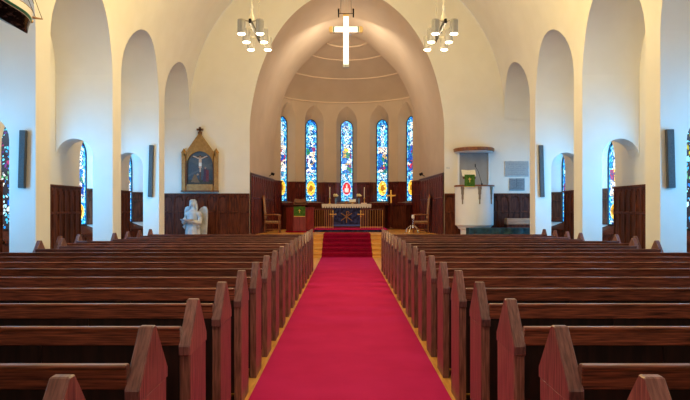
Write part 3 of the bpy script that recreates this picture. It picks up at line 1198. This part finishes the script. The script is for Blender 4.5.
# ------------------------------------------------------------------ chandeliers
def chandelier(label, sgn):
    Yn, Yf = 13.0, 14.3
    xn = wx(346 + sgn * 97, Yn) - CAMX
    root = thing('chandelier', label, 'chandelier', (sgn * abs(xn) + CAMX * 0, (Yn + Yf) / 2, wz(22.5, Yn)), group='six lamp chandeliers hung from the vault')
    hl = (Yf - Yn) / 2
    mb = MB()
    mb.cbox((0, 0, 0), (.05, 2 * hl + .25, .09))
    mb.obj('beam', M['black'], root, bevel=.005)
    mb = MB()
    vault = 9.6 - root.location.z
    for yy in (-hl + .1, hl - .1):
        mb = MB()
        mb.tube([(0, yy, .04), (0, yy, vault + .3)], .008, 6)
        mb.obj('suspension_wire', M['chrome'], root)
    mb = MB()
    mb.lathe([(.02, .04), (.05, .06), (.055, .14), (.03, .20), (.02, .30), (.035, .34), (.012, .42), (.004, .50)], 14, (0, -hl + .12, 0))
    mb.obj('ornament', M['wax'], root, smooth=40)
    for yy in (-hl, 0, hl):
        for s in (-1, 1):
            x = s * .185
            mb = MB()
            mb.tube([(0, yy, .02), (x, yy, .05)], .013, 6)
            mb.lathe([(.03, .045), (.06, .055), (.080, .055), (.080, .03)], 20, (x, yy, 0))
            lp = mb.obj('lamp_holder', M['grey'], root, smooth=40)
            mb = MB()
            mb.lathe([(.082, .03), (.082, -.22), (.076, -.22), (.076, .03)], 20, (x, yy, 0))
            mb.f, mb.m = mb.f[:60], mb.m[:60]
            mb.obj('glass_shade', M['shade'], lp, smooth=40)
            mb = MB()
            mb.lathe([(.0001, -.250), (.05, -.248), (.074, -.238), (.078, -.225), (.06, -.205), (.0001, -.20)], 18, (x, yy, 0))
            mb.obj('bulb', M['bulb'], lp, smooth=60)
            ld = bpy.data.lights.new('lamp_light', 'POINT')
            ld.energy = 9
            ld.color = (1, .80, .50)
            ld.shadow_soft_size = .06
            lo = bpy.data.objects.new('lamp_light', ld)
            COL.objects.link(lo)
            lo.parent = root
            lo.location = (x, yy, -.36)
    ld = bpy.data.lights.new('vault_fill', 'POINT')  # point light without a lamp, added above the beam to brighten the vault
    ld.energy = 230
    ld.color = (1, .74, .27)
    ld.shadow_soft_size = .15
    lo = bpy.data.objects.new('vault_fill', ld)
    COL.objects.link(lo)
    lo.parent = root
    lo.location = (0, 0, 1.6)
    return root


chandelier('black six lamp chandelier hanging on the statue side of the cross', -1)
chandelier('black six lamp chandelier hanging on the pulpit side of the cross', 1)

# ------------------------------------------------------------------ hanging cross and its lamp bracket
Yx = 22.4
cx = wx(346, Yx)
hc = thing('hanging_cross', 'glowing white cross with gilded ends hung in the chancel arch', 'cross', (cx, Yx, 0))
zt_, zb_ = wz(17, Yx), wz(65, Yx)
zh = wz(30, Yx)
th = .092
aw = .45
mb = MB()
mb.box((-th, -.09, zb_), (th, -.06, zt_))
mb.box((-aw, -.089, zh - th), (-th, -.06, zh + th))
mb.box((th, -.089, zh - th), (aw, -.06, zh + th))
mb.obj('lit_face', M['crosslight'], hc)
mb = MB()
mb.box((-th - .012, -.06, zb_ - .01), (th + .012, .06, zt_ + .01))
mb.box((-aw, -.06, zh - th - .012), (-th - .012, .06, zh + th + .012))
mb.box((th + .012, -.06, zh - th - .012), (aw, .06, zh + th + .012))
mb.obj('body', M['gilt'], hc)
for s in (-1, 1):
    mb = MB()
    mb.prism([(aw, zh - th - .015), (aw + .09, zh - th - .015), (aw + .135, zh - .05), (aw + .135, zh + .05), (aw + .09, zh + th + .015), (aw, zh + th + .015)] if s > 0 else
             [(-aw, zh - th - .015), (-aw - .09, zh - th - .015), (-aw - .135, zh - .05), (-aw - .135, zh + .05), (-aw - .09, zh + th + .015), (-aw, zh + th + .015)], 1, -.095, .06)
    mb.obj('arm_end', M['pale_gold'], hc)
    mb = MB()
    mb.box((s * (aw - .03) - .025, -.096, zh - th), (s * (aw - .03) + .025, -.0905, zh + th))
    mb.obj('end_band', plain('verdigris', (.16, .30, .24), .5), hc)
mb = MB()
mb.box((-th - .014, -.095, zt_), (th + .014, .06, zt_ + .10))
mb.obj('head_end', M['pale_gold'], hc)
MB().box((-th - .014, -.095, zb_ - .10), (th + .014, .06, zb_)).obj('foot_end', M['stone'], hc)
mb = MB()
for i in range(9):
    x = -.30 + .075 * i
    mb.prism([(x - .022, zh - .035), (x + .018, zh - .035), (x + .022, zh - .01), (x - .018, zh - .008)], 1, -.097, -.0905)
mb.obj('inlay', plain('green_gold_inlay', (.45, .62, .30), .5, emit=(.5, .7, .35), es=.4), hc)
for s in (-1, 1):
    MB().tube([(s * .06, 0, zt_ + .08), (s * .06, 0, 10.15)], .006, 6).obj('suspension_wire', M['chrome'], hc)
lb = thing('lamp_bracket', 'black spotlight bracket hanging just above the glowing cross', 'lamp bracket', (cx, Yx - .35, wz(13.5, Yx - .35)))
mb = MB()
mb.tube([(-.25, 0, 0), (.25, 0, 0)], .012, 8)
mb.obj('cross_bar', M['black'], lb)
for s in (-1, 1):
    MB().tube([(s * .25, 0, .16), (s * .25, 0, -.13)], [.03, .022], 8).obj('spotlight', M['black'], lb)
    MB().tube([(s * .18, 0, 0), (s * .14, .05, 1.7)], .006, 6).obj('suspension_wire', M['black'], lb)

# ------------------------------------------------------------------ chancel furniture
# altar dais with its red carpet
DT = .845
Yd0, Yd1 = 26.1, 30.4
dx0, dx1 = wx(312.7, Yd0), wx(388, Yd0)
ds = thing('altar_dais', 'low dark dais with a projecting crimson carpet top beneath the altar', 'dais', (0, 0, PLAT))
MB().box((dx0 + .05, Yd0 + .06, .002), (dx1 - .05, Yd1, DT - PLAT - .035)).obj('base', M['cloth_navy'], ds)
MB().box((dx0, Yd0, DT - PLAT - .035), (dx1, Yd1, DT - PLAT)).obj('carpet_top', M['carpet'], ds, bevel=.01)

# altar
Ya = 28.6
ax0, ax1 = wx(321.8, Ya - .35), wx(371.3, Ya - .35)
axc, ahw = (ax0 + ax1) / 2, (ax1 - ax0) / 2
AT = wz(204, Ya)
al = thing('altar', 'altar with a lace edged white cloth over a dark blue frontal', 'altar', (axc, Ya, DT))
ah = AT - DT
MB().box((-ahw + .1, -.30, 0), (ahw - .1, .40, ah - .045)).obj('block', M['wains_red'], al, bevel=.01)
MB().box((-ahw + .02, -.36, ah - .045), (ahw - .02, .44, ah - .005)).obj('table_top', M['wains_red'], al, bevel=.008)
fr = MB().box((-.62, -.315, .06), (.62, -.302, ah - .06)).obj('frontal', M['cloth_navy'], al)
mb = MB()
for s in (-1, 1):
    mb.tube([(s * .24, -.32, .62), (0, -.324, .47), (-s * .24, -.32, .30)], .02, 6)
mb.tube([(0, -.33, .20), (0, -.33, .70)], .02, 6)
mb.tube([(0, -.33, .70), (.08, -.33, .70), (.11, -.33, .64), (.08, -.33, .58), (0, -.33, .57)], .018, 6)
mb.obj('monogram', M['gilt'], fr, smooth=50)
mb = MB()
for i in range(16):
    x = -.58 + 1.16 * i / 15
mb.box((-.62, -.32, .06), (.62, -.3155, .13))
mb.obj('fringe', plain('pale_blue_border', (.10, .16, .45), .7), fr)
mb = MB()
n = 20
topv = ah
mb.box((-ahw, -.385, topv - .004), (ahw, .45, topv + .004))
mb.obj('altar_cloth', M['cloth_white'], al)
mb = MB()
zt2 = topv
prev = None
vs, fs = [], []
steps = n * 6
for i in range(steps + 1):
    x = -ahw + 2 * ahw * i / steps
    ph_ = (i % 6) / 6
    drop = .10 + .085 * sin(pi * ph_) ** .7
    vs += [(x, -.389, zt2), (x, -.395 - .012 * sin(i * .8), zt2 - drop)]
for i in range(steps):
    fs.append((2 * i, 2 * i + 1, 2 * i + 3, 2 * i + 2))
mb.add(vs, fs)
for s in (-1, 1):
    vs, fs = [], []
    for i in range(31):
        y = -.389 + .83 * i / 30
        drop = .10 + .085 * sin(pi * (i % 6) / 6) ** .7
        vs += [(s * ahw, y, zt2), (s * (ahw + .004), y, zt2 - drop)]
    for i in range(30):
        fs.append((2 * i, 2 * i + 1, 2 * i + 3, 2 * i + 2))
    mb.add(vs, fs)
mb.obj('lace_edge', M['cloth_white'], al)

# candlesticks
cs0 = None
for (px, lab) in ((329.8, 'tall brass candlestick with white candle on the lectern end of the altar'), (364.3, 'tall brass candlestick with white candle on the brass cross end of the altar')):
    loc = (wx(px, Ya), Ya + .02, AT + .005)
    if cs0 is None:
        cs0 = thing('candlestick', lab, 'candlestick', loc, group='pair of altar candlesticks')
        MB().lathe([(.07, 0), (.07, .015), (.03, .04), (.018, .07), (.026, .11), (.015, .15), (.02, .22), (.045, .245), (.045, .255), (.02, .27)], 18).obj('holder', M['gold'], cs0, smooth=40)
        cd = MB().lathe([(.019, .255), (.019, .72), (.012, .735)], 12).obj('candle', M['wax'], cs0, smooth=40)
        MB().tube([(0, 0, .73), (.003, 0, .765)], .003, 5).obj('wick', M['black'], cd)
    else:
        dup(cs0, loc, label=lab)
# vases
vs0 = None
for (px, lab) in ((335.7, 'vase of cream flowers on the altar nearer the lectern'), (359.0, 'vase of cream flowers on the altar nearer the red book')):
    loc = (wx(px, Ya), Ya + .05, AT + .005)
    if vs0 is None:
        vs0 = thing('flower_vase', lab, 'vase', loc, group='pair of altar flower vases')
        MB().lathe([(.04, 0), (.045, .01), (.03, .05), (.05, .12), (.055, .18), (.04, .23), (.048, .25)], 18).obj('vase', M['vase'], vs0, smooth=40)
        rg = random.Random(2)
        for i in range(5):
            a = 2 * pi * i / 5
            q = (.07 * cos(a), .05 * sin(a), .36 + .05 * (i % 2))
            MB().tube([(0, 0, .2), (q[0] * .5, q[1] * .5, .30), q], .006, 5).obj('stem', M['leaf'], vs0)
            mb = MB()
            mb.ball(q, .042, 10)
            for k_ in range(6):
                b_ = 2 * pi * k_ / 6
                mb.ball((q[0] + .035 * cos(b_), q[1] + .035 * sin(b_), q[2] - .005), .024, 8)
            mb.obj('blossom', M['petal'], vs0, smooth=60)
    else:
        dup(vs0, loc, label=lab)
bk = thing('altar_book', 'small red book lying on the altar by a candlestick', 'book', (wx(363.8, Ya - .2), Ya - .2, AT + .005))
MB().box((-.13, -.09, 0), (.13, .09, .05)).obj('cover', M['red'], bk, bevel=.006)
MB().box((-.125, -.094, .008), (.125, -.088, .042)).obj('pages', M['wax'], bk)
bs = thing('missal_stand', 'small brass stand with an open white book on the altar', 'book stand', (wx(352.5, Ya - .05), Ya - .05, AT + .005))
MB().lathe([(.07, 0), (.07, .012), (.02, .03), (.016, .10)], 12).obj('foot', M['gold'], bs, smooth=40)
MB().cbox((0, 0, .13), (.26, .20, .015), rot=Matrix.Rotation(radians(40), 4, 'X')).obj('rest', M['gold'], bs)
mb = MB()
for s in (-1, 1):
    mb.cbox((s * .075, -.012, .145), (.15, .18, .015), rot=Matrix.Rotation(radians(40), 4, 'X') @ Matrix.Rotation(s * -.12, 4, 'Y'))
mb.obj('book', M['cloth_white'], bs)
cb = thing('collection_plate', 'small reddish brown bowl at the middle of the altar', 'bowl', (wx(346.3, Ya), Ya, AT + .005))
MB().lathe([(.05, 0), (.05, .012), (.03, .025), (.07, .06), (.09, .09), (.085, .09), (.06, .06), (.0001, .035)], 20).obj('bowl', plain('copper_bowl', (.45, .16, .05), .4, .3), cb, smooth=40)
MB().lathe([(.092, .085), (.096, .09), (.092, .095)], 20).obj('rim', M['gold'], cb, smooth=40)

# communion rails
Yr = 26.75
for (pa, pb_, lab) in ((312.8, 333.5, 'brass barred altar rail section on the lectern side of the gap'), (360.2, 383.0, 'brass barred altar rail section on the brass cross side of the gap')):
    a, b = wx(pa, Yr), wx(pb_, Yr)
    rl = thing('altar_rail', lab, 'rail', ((a + b) / 2, Yr, DT), group='altar rail sections')
    h_, top_ = (b - a) / 2, wz(209, Yr) - DT
    MB().box((-h_, -.03, top_ - .04), (h_, .03, top_)).obj('top_rail', M['wains_red'], rl, bevel=.006)
    MB().box((-h_, -.015, .05), (h_, .015, .075)).obj('bottom_rail', M['gold'], rl)
    n = 9
    for i in range(n + 1):
        x = -h_ + .02 + (2 * h_ - .04) * i / n
        big = i in (0, n)
        MB().tube([(x, 0, 0), (x, 0, top_ - .02)], .017 if big else .009, 8).obj('baluster', M['gold'], rl, smooth=50)
    ge = h_ - .02 if pa < 346 else -h_ + .02
    mb = MB()
    mb.cbox((ge, -.03, top_ - .22), (.26, .02, .035))
    mb.cbox((ge, -.03, top_ - .20), (.035, .02, .26))
    for q in ((.11, -.22), (-.11, -.22), (0, -.10), (0, -.31)):
        mb.ball((ge + q[0], -.03, top_ + q[1]), .035, 10, (1, .5, 1))
    mb.obj('gate_cross', M['gold'], rl, smooth=40)

# processional cross on a stand
Yc = 29.6
pc_ = thing('processional_cross', 'tall brass cross on a staff standing by the apse panelling', 'cross', (wx(391, Yc), Yc, PLAT))
zz = wz(191, Yc) - PLAT
MB().lathe([(.16, 0), (.16, .02), (.06, .06), (.03, .10)], 16).obj('foot', M['brown'], pc_, smooth=40)
MB().tube([(0, 0, .05), (0, 0, zz - .42)], .014, 8).obj('staff', M['brown'], pc_, smooth=40)
mb = MB()
mb.box((-.032, -.02, zz - .55), (.032, .02, zz))
mb.box((-.19, -.019, zz - .24), (.19, .019, zz - .175))
for q in ((.19, zz - .208), (-.19, zz - .208), (0, zz)):
    mb.ball((q[0], 0, q[1]), .045, 10, (1, .5, 1))
mb.obj('cross_head', M['gold'], pc_)

# lectern
Yl = 25.55
lx0, lx1 = wx(285.7, Yl), wx(313.3, Yl)
lh = (lx1 - lx0) / 2
LT = wz(207.3, Yl) - PLAT
lc = thing('lectern', 'broad red mahogany lectern with a green fall on the chancel floor', 'lectern', ((lx0 + lx1) / 2, Yl + .25, PLAT))
MB().prism([(-lh, -.02), (-.24, -.22), (.24, -.22), (lh, -.02), (lh, .25), (-lh, .25)], 2, .06, LT - .03).obj('body', M['lectern'], lc)
MB().prism([(-lh - .02, -.04), (-.25, -.25), (.25, -.25), (lh + .02, -.04), (lh + .02, .27), (-lh - .02, .27)], 2, 0, .06).obj('plinth', M['carpet_dk'], lc)
MB().prism([(-lh - .02, -.04), (-.25, -.25), (.25, -.25), (lh + .02, -.04), (lh + .02, .27), (-lh - .02, .27)], 2, LT - .03, LT).obj('top', M['lectern'], lc)
MB().box((-.20, -.235, .08), (.20, -.222, LT - .06)).obj('front_panel', M['lectern'], lc, bevel=.004)
for s in (-1, 1):
    mb = MB()
    A_ = Vector((s * (lh - .05), -.02 - .03, 0))
    B_ = Vector((s * .29, -.235 + .02, 0))
    mb.add([A_ + Vector((0, -.012, .12)), B_ + Vector((0, -.012, .12)), B_ + Vector((0, -.012, LT - .10)), A_ + Vector((0, -.012, LT - .10))], [(0, 1, 2, 3)])
    mb.obj('side_panel', M['lectern'], lc, solid=.01)
mb = MB()
mb.box((-.225, -.268, LT - .34), (.225, -.252, LT + .03))
mb.box((-.225, -.270, LT - .37), (.225, -.250, LT - .34), 1)
mb.cbox((0, -.271, LT - .15), (.025, .008, .14), 1)
mb.cbox((0, -.271, LT - .125), (.09, .008, .025), 1)
mb.obj('green_fall', [M['cloth_green'], M['gold']], lc)
mb = MB()
mb.box((-.05, -.0, LT), (.05, .1, LT + .16))
mb.cbox((0, .0, LT + .19), (.50, .36, .03), rot=Matrix.Rotation(radians(32), 4, 'X'))
mb.obj('reading_desk', M['brown'], lc)
lb_ = thing('lectern_bible', 'dark open book lying on the lectern reading desk', 'book', ((lx0 + lx1) / 2, Yl + .25, PLAT + LT))
mb = MB()
for s in (-1, 1):
    mb.cbox((s * .11, .0, .252), (.22, .28, .02), rot=Matrix.Rotation(radians(32), 4, 'X') @ Matrix.Rotation(s * -.15, 4, 'Y'))
mb.obj('leaves', M['brown'], lb_)


# high-backed chairs facing each other
def chair(label, px, sgn):
    Yk = 25.3
    c = thing('armchair', label, 'chair', (wx(px, Yk), Yk, PLAT), 0 if sgn > 0 else pi, 'high backed carved chairs in the chancel')
    c.scale = (.92, .92, .97)
    # local: faces +x
    for y in (-.27, .27):
        MB().tube([(-.30, y, 0), (-.29, y, .45), (-.33, y, 1.0), (-.37, y, 1.42)], [.028, .026, .024, .02], 8).obj('back_post', M['chairwood'], c, smooth=50)
        MB().tube([(.30, y, 0), (.30, y, .40), (.29, y, .70)], [.03, .026, .024], 8).obj('leg', M['chairwood'], c, smooth=50)
        MB().tube([(-.32, y, .72), (0, y, .735), (.22, y, .72), (.33, y, .69), (.34, y, .66)], [.026, .028, .034, .034, .022], 8).obj('arm', M['chairwood'], c, smooth=50)
        MB().tube([(-.29, y, .14), (.30, y, .14)], .018, 8).obj('stretcher', M['chairwood'], c, smooth=50)
    MB().box((-.32, -.30, .36), (.33, .30, .42)).obj('seat_frame', M['chairwood'], c, bevel=.01)
    MB().box((-.29, -.27, .42), (.32, .27, .48)).obj('seat_cushion', M['tapestry'], c, bevel=.02)
    rot = Matrix.Rotation(radians(-5), 4, 'Y')
    MB().cbox((-.335, 0, 1.0), (.05, .46, .88), rot=rot).obj('backrest', M['tapestry'], c, bevel=.015)
    mb = MB()
    mb.prism([(-.27, 1.40), (-.20, 1.47), (0, 1.52), (.20, 1.47), (.27, 1.40), (.25, 1.38), (-.25, 1.38)], 0, -.395, -.35)
    mb.obj('crest_rail', M['chairwood'], c)
    return c


chair('high backed wooden armchair with tapestry seat beside the lectern', 272.5, 1)
chair('high backed wooden armchair with tapestry seat behind the tripod stand', 420.5, -1)

# tripod stand
Yt = 24.6
tr = thing('tripod_stand', 'low chrome stand with splayed curved legs on the chancel floor', 'stand', (wx(413, Yt), Yt, PLAT))
MB().tube([(0, 0, .20), (0, 0, .58)], .018, 10).obj('pole', M['chrome'], tr, smooth=50)
MB().lathe([(.02, .20), (.045, .22), (.045, .30), (.02, .33)], 14).obj('hub', M['chrome'], tr, smooth=40)
for i in range(5):
    a = 2 * pi * i / 5 + .3
    MB().tube([(.03 * cos(a), .03 * sin(a), .28), (.14 * cos(a), .14 * sin(a), .27), (.24 * cos(a), .24 * sin(a), .16), (.30 * cos(a), .30 * sin(a), .012)], [.016, .016, .015, .012], 8).obj('leg', M['chrome'], tr, smooth=50)
MB().lathe([(.03, .56), (.055, .58), (.06, .66), (.05, .70), (.0001, .71)], 14).obj('cap', M['white'], tr, smooth=40)

# panelled window stalls under four of the apse lancets
for i, (a, lab) in enumerate(((APW[0], 'dark wooden sill cabinet under the lancet by the lectern-side chair'), (APW[1], 'dark wooden sill cabinet under the lancet behind the lectern'),
                              (APW[3], 'dark wooden sill cabinet under the lancet beside the brass cross'), (APW[4], 'dark wooden sill cabinet under the lancet behind the tripod stand'))):
    st = thing('sill_cabinet', lab, 'cabinet', (0, ZC, 0), 0, 'sill cabinets under the apse lancets')
    mat = Matrix.Rotation(-a, 4, 'Z')
    rr = R - .33
    mb = MB()
    mb.box((-.46, rr - .08, PLAT), (.46, rr + .20, 1.82), mat=mat)
    mb.obj('case', M['wains'], st)
    mb = MB()
    mb.prism([(-.56, 1.82), (.56, 1.82), (.44, 1.93), (-.44, 1.93)], 1, rr - .13, rr + .22)
    mb.v = [tuple(mat @ Vector(p)) for p in mb.v]
    mb.obj('sloping_top', M['wains_red'], st)
    for s in (-1, 1):
        MB().box((s * .22 - .17, rr - .10, PLAT + .14), (s * .22 + .17, rr - .082, 1.78), mat=mat).obj('door', M['wains'], st, bevel=.004)

# small chancel spotlights above the panelling
for (px, s) in ((273.5, -1), (419, 1)):
    Yo = 26.9
    xw = s * (3.44 - .25 * (Yo - FRONT) / (ZC - FRONT))
    so = thing('spotlight', 'small black spotlight on the chancel wall at the %s' % ('lectern side' if s < 0 else 'tripod stand side'), 'spotlight', (xw, Yo, 3.02))
    MB().tube([(0, 0, -.02), (-s * .10, 0, .03), (-s * .16, 0, .08)], .014, 6).obj('bracket', M['black'], so)
    MB().tube([(-s * .12, -.04, .10), (-s * .22, .02, .06)], [.05, .06], 10).obj('lamp_head', M['black'], so)

# ------------------------------------------------------------------ model ship
ye, xe = 7.0, wx(27, 7.0)
ze = wz(33.5, 7.0)
sh = thing('model_ship', 'model sailing ship with dark hull and green stripe hung near the ceiling', 'model ship', (xe, ye, ze))


def hull_sec(t):
    """t 0 stern .. 1 bow; returns (half breadth, keel z, sheer z, y)"""
    y = -1.55 + 1.55 * t
    hb = .20 * (max(.0, 1 - max(0, (t - .62) / .38) ** 2.2)) ** .8
    hb = max(hb, .006)
    hb *= .75 + .25 * min(1, t * 3)
    return hb, .0 + .02 * (1 - t), .19 + .045 * (2 * t - 1) ** 2, y


def strip(f0, f1, n=26, m=6):
    rings = []
    for i in range(n + 1):
        t = i / n
        hb, zk, zs, y = hull_sec(t)
        rg = []
        for j in range(m + 1):
            f = f0 + (f1 - f0) * j / m
            wdt = hb * min(1, (f / .55)) ** .6 if f < .55 else hb * (1 - .05 * (f - .55) / .45)
            rake = .10 * f * max(0, (t - .8) / .2)
            rg.append((max(.004, wdt), y + rake, zk + (zs - zk) * f))
        rings.append(rg)
    return rings


for nm, f0, f1, mt in (('lower_hull', 0, .43, 'hull_dk'), ('white_band', .43, .46, 'hull_cream'), ('green_band', .46, .56, 'hull_green'), ('upper_hull', .56, .95, 'hull_cream'), ('gunwale', .95, 1.0, 'brown')):
    mb = MB()
    rg = strip(f0, f1)
    for s in (1, -1):
        mb.loft([[(s * p[0], p[1], p[2]) for p in r] for r in rg])
    mb.loft([[(p[0], p[1], p[2]) for p in rg[0]], [(-p[0], p[1], p[2]) for p in rg[0]]])
    mb.obj(nm, M[mt], sh, smooth=40)
mb = MB()
rg = strip(.9, .9, m=1)
mb.loft([[(r[0][0], r[0][1], r[0][2]), (-r[0][0], r[0][1], r[0][2])] for r in rg])
mb.obj('deck', M['spar'], sh)
MB().tube([(0, -.02, .19), (0, .18, .22), (0, .36, .26)], [.016, .013, .006], 8).obj('bowsprit', M['spar'], sh, smooth=50)
mb = MB()
mb.tube([(0, .03, .15), (0, .10, .16), (0, .11, .20)], [.02, .022, .008], 8)
mb.obj('figurehead', M['gold'], sh, smooth=50)
for (y, hgt) in ((-.35, .95), (-.85, 1.1), (-1.3, .8)):
    ms = MB().tube([(0, y, .2), (0, y, hgt)], [.014, .007], 8).obj('mast', M['spar'], sh, smooth=50)
    for f in (.45, .75):
        MB().tube([(-.24 * (1.2 - f), y + .01, .2 + (hgt - .2) * f), (.24 * (1.2 - f), y + .01, .2 + (hgt - .2) * f)], .007, 6).obj('yard', M['spar'], ms)
for pts in ([(0, .35, .258), (0, -.35, .93)], [(0, .2, .224), (0, -.35, .70)], [(0, -.35, .93), (0, -.85, 1.08)], [(.17, -.5, .27), (0, -.35, .8)], [(-.17, -.5, .27), (0, -.35, .8)], [(.17, -.2, .26), (0, -.35, .8)]):
    MB().tube(pts, .0035, 5).obj('rigging_line', M['rope'], sh)
for y in (-.3, -1.25):
    MB().tube([(0, y, .22), (0, y, 6.0)], .004, 5).obj('ceiling_wire', M['rope'], sh)

# ------------------------------------------------------------------ light
def area(name, loc, rot, sx, sy, power, col):
    ld = bpy.data.lights.new(name, 'AREA')
    ld.shape = 'RECTANGLE'
    ld.size, ld.size_y = sx, sy
    ld.energy = power
    ld.color = col
    o = bpy.data.objects.new(name, ld)
    COL.objects.link(o)
    o.location = loc
    o.rotation_euler = rot
    return o


def point(name, loc, power, col, r=.3):
    ld = bpy.data.lights.new(name, 'POINT')
    ld.energy = power
    ld.color = col
    ld.shadow_soft_size = r
    o = bpy.data.objects.new(name, ld)
    COL.objects.link(o)
    o.location = loc
    return o


DAY = (.05, .47, 1.0)
WARM = (1.0, .77, .33)
allb = [PIERS[i] + PT + HWB for i in range(1, 7)]
for c in allb:
    for s in (-1, 1):
        area('daylight', (s * (AW + .12), c, 2.35), (0, s * pi / 2, -s * radians(42)), 2.4, .6, 60 if c < 20 else 28, DAY).data.spread = radians(165)
# added soft frontal fill behind the viewer, no window there
area('back_fill', (0, BACK + .2, 4.2), (radians(96), 0, 0), 6, 5, 55, (1, .98, .94))
for y, z, p in ((2.5, 4.6, 175), (6.5, 5.0, 150), (10.4, 6.2, 95), (14.5, 7.2, 85), (18.6, 8.0, 100)):
    point('nave_fill', (0, y, z), p, WARM if y > 9 else (1, .88, .64), .45)  # unseen fill lights added along the nave axis for piers, vault and pews
area('apse_fill', (0, 24.8, 8.5), (radians(38), 0, 0), 1.8, .8, 80, (1, .88, .70))  # added area fill aimed at the apse, no fixture
point('chancel_fill', (0, 25.4, 7.4), 75, (1, .88, .70), .4)  # added point fill for the chancel, no lamp hangs here

wd = bpy.data.worlds.new('world')
SC.world = wd
wd.use_nodes = True
bg = wd.node_tree.nodes['Background']
bg.inputs['Color'].default_value = (.55, .75, 1, 1)
bg.inputs['Strength'].default_value = .6

# ------------------------------------------------------------------ camera
cd = bpy.data.cameras.new('camera')
cd.sensor_width = 36
cd.lens = 36 * F / 690
cd.shift_x = -(VX - 345) / 690
cd.shift_y = (VY - 200) / 690
cd.clip_end = 200
co = bpy.data.objects.new('camera', cd)
COL.objects.link(co)
co.location = (CAMX, 0, EYE)
co.rotation_euler = (pi / 2, 0, 0)
SC.camera = co
SC.view_settings.view_transform = 'Standard'
try:
    SC.view_settings.look = 'Medium High Contrast'
except Exception:
    SC.view_settings.look = 'None'
SC.view_settings.exposure = 0.0
SC.cycles.max_bounces = 8
SC.cycles.diffuse_bounces = 5
SC.cycles.sample_clamp_indirect = 4
